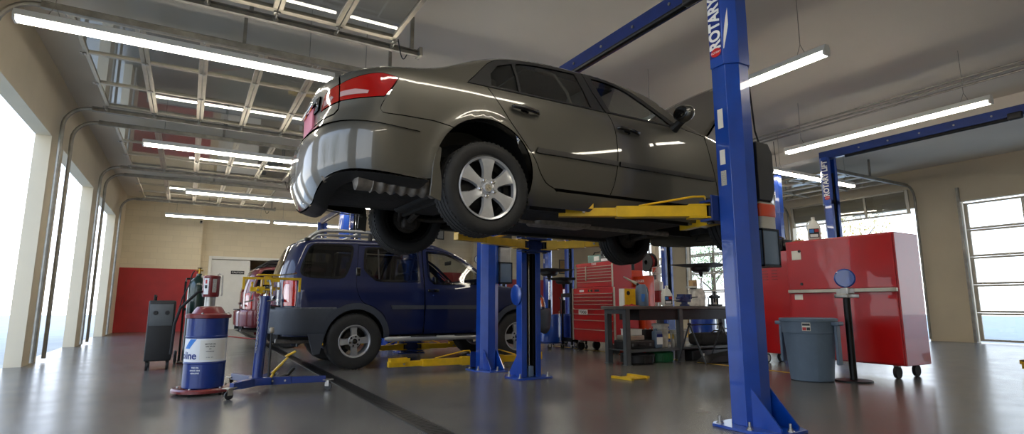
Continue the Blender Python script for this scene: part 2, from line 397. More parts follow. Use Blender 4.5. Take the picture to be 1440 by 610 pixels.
# ---------------------------------------------------------------- overhead sectional glass doors
def door_section(mb_f, mb_g, T, wid=3.34, h=.65, panes=3):
    # section in local frame: X across its height, Y along its width, thickness in Z
    st = .05
    mb_f.box(0, h, -wid/2, -wid/2+.08, -.02, .025, T); mb_f.box(0, h, wid/2-.08, wid/2, -.02, .025, T)
    mb_f.box(0, st, -wid/2+.08, wid/2-.08, -.02, .025, T); mb_f.box(h-st, h-.004, -wid/2+.08, wid/2-.08, -.02, .025, T)
    for k in range(1, panes):
        y = -wid/2+wid*k/panes; mb_f.box(st, h-st, y-.03, y+.03, -.02, .025, T)
    mb_g.box(st, h-st, -wid/2+.08, wid/2-.08, 0, .006, T)
def overhead_open(x_end, sgn, yc, label, hang=0, n=5, xwall=None):
    """door rolled up under the ceiling; sgn=-1: sections run from x_end towards the left wall"""
    t = thing('overhead_door', label, 'garage door', (0, yc, 0), group=None)
    zt = 4.03; mf = MB(); mg = MB()
    for k in range(n):
        x = x_end+sgn*.655*k
        T = Matrix.Translation((x, 0, zt)) @ (Matrix.Diagonal((sgn, 1, 1, 1)))
        door_section(mf, mg, T)
    xw = xwall
    if hang:
        x = x_end+sgn*.655*n
        # the lowest section stands curved down in the opening
        T = Matrix.Translation((xw-sgn*.13, 0, zt-.10)) @ Matrix.Diagonal((sgn, 1, 1, 1)) @ rotm(0, 86, 0)
        door_section(mf, mg, T)
    f = mf.build('door_frame', 'alu', t, bevel=.004)
    mg.build('glass', 'doorglass', t, smooth=0)
    # hinges and rollers at each seam
    for k in range(n+1):
        x = x_end+sgn*.655*k
        for y in (-1.67, -.55, .55, 1.67):
            part_copy('hinge', lambda: MB().rbox(-.035, .035, -.03, .03, -.035, -.02, .006).cyl((0, -.03, -.036), (0, .03, -.036), .007, n=8), 'galv', t, (x, y, zt))
        for s_ in (-1, 1):
            part_copy('roller', lambda: MB().lathe([(.0001, -.075), (.011, -.075), (.011, .04), (.03, .042), (.033, .055), (.03, .068), (.0001, .07)], 12, rotm(-90, 0, 0)), 'galv', t, (x, s_*1.72, zt-.05), rz=0 if s_ > 0 else 180)
    for s_ in (-1, 1):
        mt = MB(); y = s_*1.80
        x0 = x_end-sgn*.36; x1 = xw-sgn*.42
        def rail(ax0, ax1):
            for dz in (-.085, -.02): mt.box(min(ax0, ax1), max(ax0, ax1), y-.035, y+.02, zt+dz, zt+dz+.008)
            mt.box(min(ax0, ax1), max(ax0, ax1), y+s_*.02-.004, y+s_*.02+.004, zt-.085, zt-.012)
        rail(x0, x1)
        pts = [(x1, y, zt-.05)]
        for i in range(1, 9):
            a = PI/2*i/8; pts.append((x1+sgn*.34*math.sin(a), y, zt-.05-.34*(1-math.cos(a))))
        pts.append((x1+sgn*.34, y, .05)); mt.tube(pts, .03, 8)
        for x in (x0+sgn*.1, (x0+x1)/2): mt.box(x-.02, x+.02, y-.02, y+.02, zt-.02, CZ)
        # angle stay along the rail end
        mt.box(x0-.02, x0+.02, y-.07, y+.07, zt-.09, zt+.02)
        mt.build('track', 'rail', t)
    return t
def loops(t, x_end):
    mb = MB(); pts = []
    for i in range(10):
        a = i/9; pts.append((x_end+.02+.16*a, 1.6+.14*a, 4.03-.02-.28*math.sin(PI*a)*.5-.1*a))
    mb.tube(pts, .007, 6); return mb.build('pull_cord', 'black', t)
names = {1: 'open glass garage door nearest the camera, rolled up above the grey sedan\'s trunk', 2: 'second open glass garage door, rolled up behind the long light by the sedan\'s tail lamp',
         3: 'third open glass garage door, rolled up between the second and third light rows', 4: 'farthest open glass garage door, rolled up just in front of the cream back wall'}
for k in (1, 2, 3, 4):
    t = overhead_open(1.9, -1, BAYS[k], names[k], xwall=XL+.02)
    loops(t, 1.9)
# torsion spring bar above each left opening, ends of tracks hung from a cross strut
def closed_door(yc, label):
    t = thing('overhead_door', label, 'garage door', (XR+.02, yc, 0)); mf = MB(); mg = MB()
    for k in range(5):
        T = Matrix.Translation((.09, 0, .04+.675*k)) @ rotm(0, -90, 0)
        door_section(mf, mg, T, wid=DW-.06, h=.67)
    mf.build('door_frame', 'steel_white', t, bevel=.004); mg.build('glass', 'clearglass', t, smooth=0)
    mb = MB()
    for s_ in (-1, 1): mb.box(-.08, -.03, s_*1.76-.03, s_*1.76+.03, 0, 3.8)
    mb.build('track', 'rail', t)
    return t
closed_door(BAYS[3], 'closed glass garage door in the right wall behind the workbench')
closed_door(BAYS[4], 'closed glass garage door in the right wall partly behind the red rolling tool chest')
closed_door(BAYS[1], 'closed glass garage door in the right wall farthest right, beyond the red tool cabinet')
overhead_open(12.9, 1, BAYS[2], 'half lifted glass garage door above the bright opening at right', hang=1, n=4, xwall=XR-.02)

# ---------------------------------------------------------------- fluorescent fixtures
def fixture(L=3.0):
    t = thing('ceiling_light', 'x', 'ceiling light', (0, 0, 3.62))
    MB().add([(-L/2, -.065, .0), (L/2, -.065, .0), (L/2, .065, .0), (-L/2, .065, .0), (-L/2, -.035, .075), (L/2, -.035, .075), (L/2, .035, .075), (-L/2, .035, .075)],
             [(3,2,1,0),(4,5,6,7),(0,1,5,4),(1,2,6,5),(2,3,7,6),(3,0,4,7)]).build('housing', 'white', t, bevel=.003)
    for s_ in (-1, 1):
        MB().cyl((-L/2+.03, s_*.038, -.022), (L/2-.03, s_*.038, -.022), .019, n=12).build('light_tube', 'tube', t)
    for x in (-L/2+.015, L/2-.015): MB().rbox(x-.012, x+.012, -.06, .06, -.045, .001, .004).build('socket', 'white', t)
    for x in (-L/2+.3, L/2-.3):
        MB().tube([(x-.05, 0, .07), (x, 0, .2), (x, 0, CZ-3.62), (x+.001, 0, CZ-3.62), (x+.001, 0, .2), (x+.05, 0, .07)], .0035, 6).build('hanging_wire', 'rail', t)
    return t
fx = fixture()
LIGHTS = [
 (-.16, 6.67, 0, 'long ceiling light at upper left, running into the sedan\'s tail lamp'),
 (2.92, 6.67, 0, 'ceiling light hidden in part above the grey sedan\'s roof, nearest the blue lift beam'),
 (.62, 11.1, 0, 'second-row ceiling light at left, ending at the sedan\'s rear bumper'),
 (3.72, 11.1, 0, 'ceiling light of the second row, behind the grey sedan'),
 (1.24, 15.5, 0, 'left ceiling light of the third row, ending beside the sedan\'s rear bumper'),
 (4.32, 15.5, 0, 'right ceiling light of the third row, passing under the sedan\'s bumper'),
 (.69, 19.95, 0, 'farthest left ceiling light, above the white door in the back wall'),
 (3.78, 19.95, 0, 'right ceiling light of the farthest row, beside the black lift post above the blue SUV'),
 (5.8, 4.68, 90, 'bright ceiling light at upper right running behind the nearest blue lift post'),
 (9.15, 4.42, 90, 'ceiling light at right edge above the far red and blue lift posts'),
 (11.62, 6.9, 0, 'ceiling light at right running toward the far blue lift post, below the other right-hand ones'),
 (5.8, 9.2, 90, 'ceiling light behind the open hood of the grey sedan'),
 (11.7, 11.1, 0, 'ceiling light in front of the right wall windows'),
 (11.7, 15.5, 0, 'ceiling light far off in front of the right wall corner'),
 (1.55, 2.25, 0, 'ceiling light above the camera, parallel to the sedan'), (5.8, 0.4, 90, 'ceiling light right of the camera'), (-1.5, -2.2, 0, 'ceiling light behind the camera'),
]
for i, (x, y, rz, lb) in enumerate(LIGHTS):
    if i == 0: o = fx; o.location = (x, y, 3.62); o.rotation_euler = (0, 0, math.radians(rz)); o['label'] = lb; o['group'] = 'fluorescent ceiling lights'
    else: place(fx, (x, y, 3.62), rz, lb, 'fluorescent ceiling lights')

# ---------------------------------------------------------------- outdoors, seen through the right wall's glass
o = tag(MB().box(22, 22.7, 17.2, 17.9, 0, 5.2).build('brick_pillar', 'brick', bevel=.02), 'red brick pillar outdoors beyond the closed glass garage door', 'pillar')
o = tag(MB().box(24, 24.25, 18.4, 18.65, 0, 5.5).build('sign_post', 'decal_ltblue', bevel=.02), 'pale blue post outdoors beyond the closed glass garage door', 'post')
def tree(x, y, h, m, label):
    t = thing('tree', label, 'tree', (x, y, 0), group=None); r = random.Random(int(x*7+y))
    mb = MB(); mb.tube([(0,0,0), (.05,.02,h*.3), (-.05,.05,h*.7)], [.18, .13, .05], 8)
    for k in range(7):
        a = r.uniform(0, 2*PI); z = h*(.3+.06*k); mb.tube([(0,0,z), (math.cos(a)*h*.12, math.sin(a)*h*.12, z+h*.1), (math.cos(a)*h*.24, math.sin(a)*h*.24, z+h*.2)], [.06, .04, .015], 6)
    mb.build('trunk', 'bark', t)
    mb = MB()
    for k in range(1500):
        u = Vector((r.gauss(0,1), r.gauss(0,1), r.gauss(0,1))).normalized()*r.random()**.4
        p = Vector((u.x*h*.34, u.y*h*.34, h*.66+u.z*h*.34)); T = Matrix.Translation(p) @ rotm(r.uniform(0,360), r.uniform(0,360), 0)
        s_ = r.uniform(.07, .14); mb.add([(-s_, -s_*.5, 0), (0, -s_*.1, .01), (s_, 0, 0), (0, s_*.6, .02)], [(0,1,2,3)], T)
    mb.build('foliage', m, t, smooth=0)
tree(30, 21, 6.5, 'leaf', 'autumn yellow tree outdoors, left one beyond the closed glass garage door')
tree(31.5, 26.5, 6, 'leafg', 'green tree outdoors seen through the farthest glass door')
tree(33, 17.5, 6.5, 'leaf', 'autumn yellow tree outdoors, right one beyond the closed glass garage door')

for i, (x, y, h_, m_, lb) in enumerate(((-13, 5.5, 6.5, 'leafg', 'added green tree beyond the left garage doors, nearest the camera, dimming bumper reflections'), (-15, 11.5, 7.5, 'leaf', 'added yellow tree beyond the left garage doors, dimming bumper reflections'), (-13.5, 17.5, 6.5, 'leafg', 'added green tree beyond the left garage doors, farthest one, dimming bumper reflections'), (-14, -1.5, 7, 'leaf', 'added yellow tree behind the camera at left, dimming bumper reflections'))):
    tree(x, y, h_, m_, lb)  # trees added outside the left doors to cut white reflections on the sedan's bumper
# ================================================================ TWO-POST LIFTS
def col_section(e=0.0, t=.0):
    # half widths: open side 0.14, chamfered outer back; o grows outwards
    a, b, c, d = .14+e, .13, .055+e*.7, .20+e
    return [(-a, 0-t), (-a, b), (-c, d), (c, d), (a, b), (a, 0-t), (.066, 0-t), (.066, .012), (a-.012, .012), (a-.012, b-.005), (c-.006, d-.012), (-c+.006, d-.012), (-a+.012, b-.005), (-a+.012, .012), (-.066, .012), (-.066, 0-t)]
def lift(label, loc, car_z, height=3.62, arms=None, beam=True, pu=True, pu_orange=True, detail=True, group=None, high=False):
    t = thing('two_post_lift', label, 'car lift', loc, group=group)
    half = 1.525
    for s_ in (-1, 1):
        X = Matrix.Translation((0, s_*half, 0)) @ Matrix.Diagonal((1, s_, 1, 1))   # local y = outwards
        c = MB(X).prism(col_section(), .02, 2.9).build('column', 'blue', t, bevel=.003)
        MB(X).prism(col_section(.012), 2.82, height).build('extension_sleeve', 'blue', t, bevel=.003)
        mb = MB(X)
        mb.prism([(-.26, -.08), (-.2, -.12), (.2, -.12), (.26, -.08), (.26, .22), (.14, .42), (-.14, .42), (-.26, .22)], 0, .02)
        bp = mb.build('base_plate', 'blue', t, bevel=.003)
        for gx in (-.10, .10):
            MB(X @ Matrix.Translation((gx, .15, .02)) @ Matrix(((0,0,1,0),(1,0,0,0),(0,1,0,0),(0,0,0,1)))).prism([(0, 0), (.23, 0), (.23, .02), (.01, .27), (0, .27)], -.006, .006).build('gusset', 'blue', t)
        for bx, by in ((-.2, -.06), (.2, -.06), (-.2, .2), (.2, .2), (0, .38)):
            o = part_copy('anchor_bolt', lambda: MB().lathe([(.028, 0), (.028, .004), (.016, .005), (.016, .018), (.010, .02), (.010, .05), (.0001, .052)], 6), 'galv', t, (bx, s_*(half+by), .02))
        # rods, cable cover and bottom latch inside the channel
        MB(X).cyl((0, .06, .12), (0, .06, height-.2), .012, n=10).build('lifting_rod', 'chrome', t)
        MB(X).box(-.066, -.035, .03, .10, .12, height-.3).build('chain_guard', 'blackmetal', t)
        MB(X).box(.035, .066, .03, .10, .12, height-.3).build('chain_guard', 'blackmetal', t)
        MB(X).box(-.125, .125, .105, .112, .03, height-.3).build('channel_dark_liner', 'blackmetal', t)  # black liner added to darken the channel, standing in for shade inside
        MB(X).rbox(-.035, .035, .0, .1, .02, .15, .01).build('latch_foot', 'greyplastic', t)
        mb = MB(X); mb.rbox(-.06, .06, .14, .19, height-.35, height-.22, .01); mb.build('cable_sheave', 'blackmetal', t)
        # carriage
        zc = car_z
        mb = MB(X)
        mb.box(-.105, .105, -.01, .11, zc-.09, zc+.45)
        mb.box(-.22, .22, -.13, -.01, zc-.075, zc-.055); mb.box(-.22, .22, -.13, -.01, zc+.075, zc+.095)
        mb.box(-.06, .06, -.03, 0, zc-.07, zc+.09); mb.box(-.22, .22, -.02, -.005, zc-.075, zc+.13)
        mb.build('carriage', 'blue2', t, bevel=.003)
        for px_ in (-.15, .15):
            MB(X).cyl((px_, -.085, zc-.09), (px_, -.085, zc+.12), .03, n=16).build('pivot_pin', 'blackmetal', t)
        for which, (ang, ln) in enumerate(arms[0 if s_ < 0 else 1]):
            px_ = (-.15, .15)[which]
            A = X @ TR(px_, -.085, zc+.01, 0, 0, ang)
            # arm tube runs along local +x
            mb = MB(A); L0 = ln*.62
            mb.box(.04, L0, -.05, .05, -.045, .045)
            for zz in (-.052, .05): mb.prism([(-.035, -.045), (.05, -.055), (.18, -.05), (.18, .05), (.05, .055), (-.035, .045), (-.05, 0)], zz-.007, zz+.007)
            arm = mb.build('arm', 'yellow', t, bevel=.003)
            mb = MB(A); mb.box(L0-.1, ln, -.038, .038, -.035, .033); mb.build('arm_extension', 'yellow', arm, bevel=.002)
            mb = MB(A); mb.tube([(.03, .03, .13), (.12, .03, .13), (L0*.75, .0, .052)], .009, 8); mb.tube([(.0, .03, .06), (.03, .03, .13)], .009, 8); mb.build('brace_rod', 'yellow', arm)
            mb = MB(A); mb.box(ln-.28, ln-.02, -.06, .06, .034, .052); mb.box(ln-.28, ln-.02, -.062, -.05, .02, .075); mb.box(ln-.28, ln-.02, .05, .062, .02, .075)
            mb.build('adapter_tray', 'yellow', arm, bevel=.002)
            MB(A).lathe([(.0001, .052), (.05, .052), (.05, .07), (.03, .072), (.03, .072)], 18, Matrix.Translation((ln-.09, 0, 0)), cap=True).build('lift_pad', 'rubber', arm)
            MB(A).cyl((ln-.2, -.066, 0), (ln-.2, .0, 0), .012, n=10).build('stop_pin', 'galv', arm)
        # lettering on the -x web and on the outer back
        zb = 2.9
        for sx_ in ((-1, 1) if detail else (-1,)):
            W = X @ Matrix.Translation((sx_*.152, 0, 0))
            d = MB(W).box(-.0012, .0012, .004, .124, zb, height-.06).build('decal_panel', 'decal_blue', t)
            # text frame: text x -> +z, text y -> towards the left as seen, normal -> outwards
            nx = Vector((sx_, 0, 0)); tx = Vector((0, 0, 1)); ty = nx.cross(tx)
            yc = s_*(half+.066)
            Tm = Matrix(((tx.x, ty.x, nx.x, sx_*.154), (tx.y, ty.y, nx.y, yc), (tx.z, ty.z, nx.z, zb+.42), (0, 0, 0, 1)))
            text_mesh('decal_text', 'ROTARY LIFT', .148, 'decal_white', d, Tm, depth=.0008, bold=.005, sx=.80)
            O = Tm @ Matrix.Translation((-.38, 0, 0))
            MB(O).lathe([(.0001, .001), (.05, .001), (.05, -.001)], 24, Matrix.Diagonal((.75, 1, 1, 1))).build('decal_badge', 'decal_red', d)
            text_mesh('badge_text', 'ROTARY', .024, 'decal_white', d, O @ Matrix.Translation((0, 0, .0016)) @ rotm(0, 0, -90), depth=.0004)
            # white swoosh on the chamfered back corner
            dv = Vector((.055-.14, .07, 0)).normalized()
            pts = []
            for i in range(13):
                a = i/12; pts.append((zb+.05+.5*a, .012+.07*math.sin(a*PI*.5)))
            pts2 = [(z, w_-(.028*math.sin(PI*min(1, (i+.5)/12))+.001)) for i, (z, w_) in enumerate(pts)]
            ch = Vector((-(.085), .07, 0)).normalized()
            vs = []
            for z, w_ in pts+pts2[::-1]:
                vs.append((sx_*(.152-(.085)*w_/.11+.0022), s_*(half+.13+.07*w_/.11+.0022), z))
            n_ = len(pts); fs = [(i, i+1, 2*n_-2-i, 2*n_-1-i) for i in range(n_-1)]
            MB().add(vs, fs).build('decal_swoosh', 'decal_white', d, smooth=0)
        if s_ < 0 or pu:
            for zz, m_, hh in ((2.30, 'paper', .16), (2.0, 'paper', .12), (1.83, 'paperprint', .12)):
                if s_ < 0 and detail: MB(X).box(-.1422, -.1405, .035, .085, zz, zz+hh).build('warning_label', m_, t)
        if s_ < 0: MB(X).box(.1405, .1422, .02, .1, 1.45, 1.75).build('instruction_sheet', 'paperprint', t)
    if pu_orange and pu:
        MB().lathe([(.0001, -.012), (.12, -.012), (.132, -.004), (.132, .006), (.12, .012), (.0001, .012)], 32, TR(-.16, half+.10, 1.02, 0, 90, 0)).build('pulley_cover', 'blue', t)
    if beam:
        mb = MB(); mb.box(-.05, .05, -half-.22, half+.22, height-.02, height+.0)
        mb.box(-.05, .05, -half-.22, half+.22, height+.12, height+.14); mb.box(-.05, -.035, -half-.22, half+.22, height, height+.12); mb.box(.035, .05, -half-.22, half+.22, height, height+.12)
        mb.build('overhead_beam', 'blue2', t, bevel=.003)
        mb = MB(); mb.tube([(-.07, -half+.3, height-.05), (-.07, half-.3, height-.05)], .03, 10); mb.build('cutoff_bar', 'blackmetal', t)
        MB().rbox(-.12, -.04, -half+.12, -half+.3, height-.08, height+.03, .02).build('limit_switch', 'black', t)
        for k in range(5):
            y = -half+.5+k*.5; part_copy('beam_bolt', lambda: MB().lathe([(.0001, -.012), (.016, -.012), (.016, 0), (.0001, .0)], 6, rotm(0, 90, 0)), 'galv', t, (-.054, y, height+.06))
    if pu:
        P_ = Matrix.Translation((.25, -half-.07, .03))
        u = MB(P_).prism([(-.10, 1.70), (.06, 1.70), (.10, 1.80), (.10, 2.10), (.05, 2.18), (-.10, 2.18)], -.09, .09, Matrix(((1,0,0,0),(0,0,1,0),(0,1,0,0),(0,0,0,1)))).build('power_unit_cover', 'black', t, bevel=.006)
        MB(P_).rbox(-.08, .08, -.075, .075, 1.66, 1.71, .02).build('pump_block', 'cast', u)
        MB(P_).box(-.19, -.09, -.04, .04, 1.75, 1.95).build('mounting_bracket', 'blue2', u)
        r_ = MB(P_).rbox(-.095, .095, -.085, .085, 1.19, 1.69, .02).build('fluid_reservoir', 'milky', t)
        if pu_orange: MB(P_).rbox(-.099, .099, -.089, .089, 1.56, 1.68, .02).build('orange_label', 'orange', r_)
        MB(P_).rbox(-.1, .1, -.09, .09, 1.18, 1.46, .01).build('drip_box', 'greyplastic', r_)
        MB(P_).box(-.105, .105, -.095, .095, 1.455, 1.47).box(-.105, -.095, -.095, -.085, 1.17, 1.46).box(.095, .105, -.095, -.085, 1.17, 1.46).box(-.105, .105, -.095, .095, 1.165, 1.18).build('drip_box_frame', 'blackmetal', r_)
        MB().tube([(.25, -half-.02, 2.2), (.22, -half, 2.5), (.17, -half-.05, 3.0), (.16, -half-.05, height)], .012, 8).build('hydraulic_hose', 'rubber', t)
        MB().tube([(.28, -half-.1, 2.2), (.30, -half-.05, 2.35), (.22, -half-.05, 3.2), (.20, -half, CZ)], .008, 6).build('power_cable', 'black', t)
    return t
LG = 'two-post car lifts'
# arms[side] = ((rear angle, length), (front angle, length)) in the column frame, where +y points outwards (angles measured from +x)
near_up = ((180+33, 1.22), (-75, .78)); far_up = ((180+16, 1.12), (-50, .85))
lift('blue two-post lift holding up the grey sedan, nearest the camera', (3.745, 4.455, 0), 1.63, arms=(near_up, far_up))
low = ((180, 1.22), (0, .85))
lift('blue two-post lift astride the parked blue SUV, yellow arms lowered to the floor', (3.69, 8.66, 0), .115, arms=(low, ((180+12, .8), (-8, .85))), pu_orange=False)
lift('blue two-post lift beyond the blue SUV, lettered post top left of the sedan\'s hanging wheel', (3.74, 13.25, 0), .115, arms=(low, low))
lift('farthest blue two-post lift of the left row, black-looking post near the back wall', (3.74, 17.65, 0), .115, arms=(low, low))
lift('blue two-post lift at the right edge, lettered post top above the red tool cabinet', (10.7, 4.455, 0), .115, arms=(low, low), height=3.75, pu=False)
lift('blue two-post lift behind the near lift\'s black power unit and the red cabinets', (10.7, 8.85, 0), .115, arms=(low, low), pu_orange=False)
lift('blue two-post lift beyond the workbench, thin posts left of the glass garage door', (10.7, 13.15, 0), .115, arms=(low, low), pu=False)
lift('farthest blue two-post lift of the right row, behind the red rolling tool chest', (10.7, 17.6, 0), .115, arms=(low, low), pu=False)
# ================================================================ VEHICLE BODY SURFACES
def interp(pts,x):
    # monotone-ish cubic (finite difference hermite)
    n=len(pts)
    if x<=pts[0][0]: return pts[0][1]
    if x>=pts[-1][0]: return pts[-1][1]
    for i in range(n-1):
        if x<=pts[i+1][0]: break
    def sl(k):
        if k==0 or k==n-1: return 0.0 if False else ((pts[min(k+1,n-1)][1]-pts[max(k-1,0)][1])/(pts[min(k+1,n-1)][0]-pts[max(k-1,0)][0]))
        a=(pts[k][1]-pts[k-1][1])/(pts[k][0]-pts[k-1][0]); b=(pts[k+1][1]-pts[k][1])/(pts[k+1][0]-pts[k][0])
        return 0.0 if a*b<=0 else 2*a*b/(a+b) if False else (a+b)/2 if abs(a-b)<3*min(abs(a),abs(b))+1e-9 else math.copysign(min(abs(a),abs(b))*1.5,a)
    x0,y0=pts[i];x1,y1=pts[i+1];h=x1-x0;t=(x-x0)/h
    m0=sl(i)*h;m1=sl(i+1)*h
    return (2*t**3-3*t*t+1)*y0+(t**3-2*t*t+t)*m0+(-2*t**3+3*t*t)*y1+(t**3-t*t)*m1
def corner_table(a,b,p,n=400):
    L=[0];P=[(0.0,1.0)]
    for i in range(1,n+1):
        th=math.pi/2*i/n
        f=math.sin(th)**(2/p); g=max(0,math.cos(th))**(2/p)
        q=P[-1]; L.append(L[-1]+math.hypot((f-q[0])*a,(g-q[1])*b)); P.append((f,g))
    return L,P
class Body:
    """car body chart: s along the side (wraps round both ends), z up"""
    def __init__(o,W,plan,xr,xf,top,S0,S1,b,p0,p1,rs,belt=None):
        o.W,o.plan,o.xr,o.xf,o.top,o.S0,o.S1,o.rs,o.belt=W,plan,xr,xf,top,S0,S1,rs,belt
        o.T0=corner_table(S0-min(v for _,v in xr),b,p0); o.T1=corner_table(max(v for _,v in xf)-S1,b,p1)
        o.E0=S0-o.T0[0][-1]; o.E1=S1+o.T1[0][-1]; o.arches=[]
    def look(o,T,l):
        L,P=T; l=max(0,min(l,L[-1])); lo,hi=0,len(L)-1
        while hi-lo>1:
            m=(lo+hi)//2
            if L[m]<=l: lo=m
            else: hi=m
        t=(l-L[lo])/(L[hi]-L[lo]); return P[lo][0]*(1-t)+P[hi][0]*t, P[lo][1]*(1-t)+P[hi][1]*t
    def ztop(o,s): return interp(o.top,s)
    def w(o,x,z,s=None):
        w=interp(o.W,z)*interp(o.plan,x)
        for ax,az,r,h,k in o.arches:
            d=math.hypot(x-ax,z-az)-r
            if z>az-.25: w+=h*math.exp(-(max(d,0)/k)**2)*(1 if d>-.02 else 0)
        zt=o.ztop(x if s is None else s); r=o.rs(x) if callable(o.rs) else o.rs
        u=(z-(zt-r))/r
        if u>0: w-=r*(1-math.sqrt(max(0,1-min(u,1)**2)))
        return w
    def P(o,s,z):
        if s<o.S0:
            f,g=o.look(o.T0,o.S0-s); x=o.S0-(o.S0-interp(o.xr,z))*f
            return (x,-o.w(max(x,o.S0),z,s)*g*(1 if True else 1),z)
        if s>o.S1:
            f,g=o.look(o.T1,s-o.S1); x=o.S1+(interp(o.xf,z)-o.S1)*f
            return (x,-o.w(min(x,o.S1),z,s)*g,z)
        return (s,-o.w(s,z),z)
    def top_edge(o,s):
        return o.P(s,o.ztop(s))

def circ(cx_, cz_, r, a0, a1, n=14):
    return [(cx_+r*math.cos(math.radians(a0+(a1-a0)*i/n)), cz_+r*math.sin(math.radians(a0+(a1-a0)*i/n))) for i in range(n+1)]
def smooth_poly(pts, closed=False, n=4):
    # Catmull-Rom through the points
    out = []; N = len(pts)
    rg = range(N) if closed else range(N-1)
    for i in rg:
        p0 = pts[(i-1) % N] if closed or i > 0 else pts[i]; p1 = pts[i]; p2 = pts[(i+1) % N]; p3 = pts[(i+2) % N] if closed or i+2 < N else p2
        for k in range(n):
            t = k/n
            out.append(tuple(.5*((2*p1[j])+(-p0[j]+p2[j])*t+(2*p0[j]-5*p1[j]+4*p2[j]-p3[j])*t*t+(-p0[j]+3*p1[j]-3*p2[j]+p3[j])*t**3) for j in (0, 1)))
    if not closed: out.append(tuple(pts[-1]))
    return out
def inside(p, poly):
    c = False; n = len(poly); j = n-1
    for i in range(n):
        a, b = poly[i], poly[j]
        if (a[1] > p[1]) != (b[1] > p[1]) and p[0] < (b[0]-a[0])*(p[1]-a[1])/(b[1]-a[1])+a[0]: c = not c
        j = i
    return c
def seg_d(p, a, b):
    dx, dy = b[0]-a[0], b[1]-a[1]; L = dx*dx+dy*dy
    t = 0 if L == 0 else max(0, min(1, ((p[0]-a[0])*dx+(p[1]-a[1])*dy)/L))
    return math.hypot(p[0]-a[0]-t*dx, p[1]-a[1]-t*dy)
def densify(poly, st):
    out = []; n = len(poly)
    for i in range(n):
        a, b = poly[i], poly[(i+1) % n]; L = math.hypot(b[0]-a[0], b[1]-a[1]); k = max(1, int(math.ceil(L/st)))
        for j in range(k): out.append((a[0]+(b[0]-a[0])*j/k, a[1]+(b[1]-a[1])*j/k))
    return out
def inset(poly, d):
    n = len(poly); A = sum(poly[i][0]*poly[(i+1) % n][1]-poly[(i+1) % n][0]*poly[i][1] for i in range(n))
    sg = 1 if A > 0 else -1; out = []
    for i in range(n):
        a, b, c = poly[i-1], poly[i], poly[(i+1) % n]
        v1 = (b[0]-a[0], b[1]-a[1]); v2 = (c[0]-b[0], c[1]-b[1]); l1 = math.hypot(*v1) or 1e-9; l2 = math.hypot(*v2) or 1e-9
        nx = -(v1[1]/l1+v2[1]/l2)*sg; ny = (v1[0]/l1+v2[0]/l2)*sg; l = math.hypot(nx, ny)
        if l < 1e-6: out.append(b); continue
        k = min(2.0, 2/l); out.append((b[0]+nx/l*d*k, b[1]+ny/l*d*k))
    return out
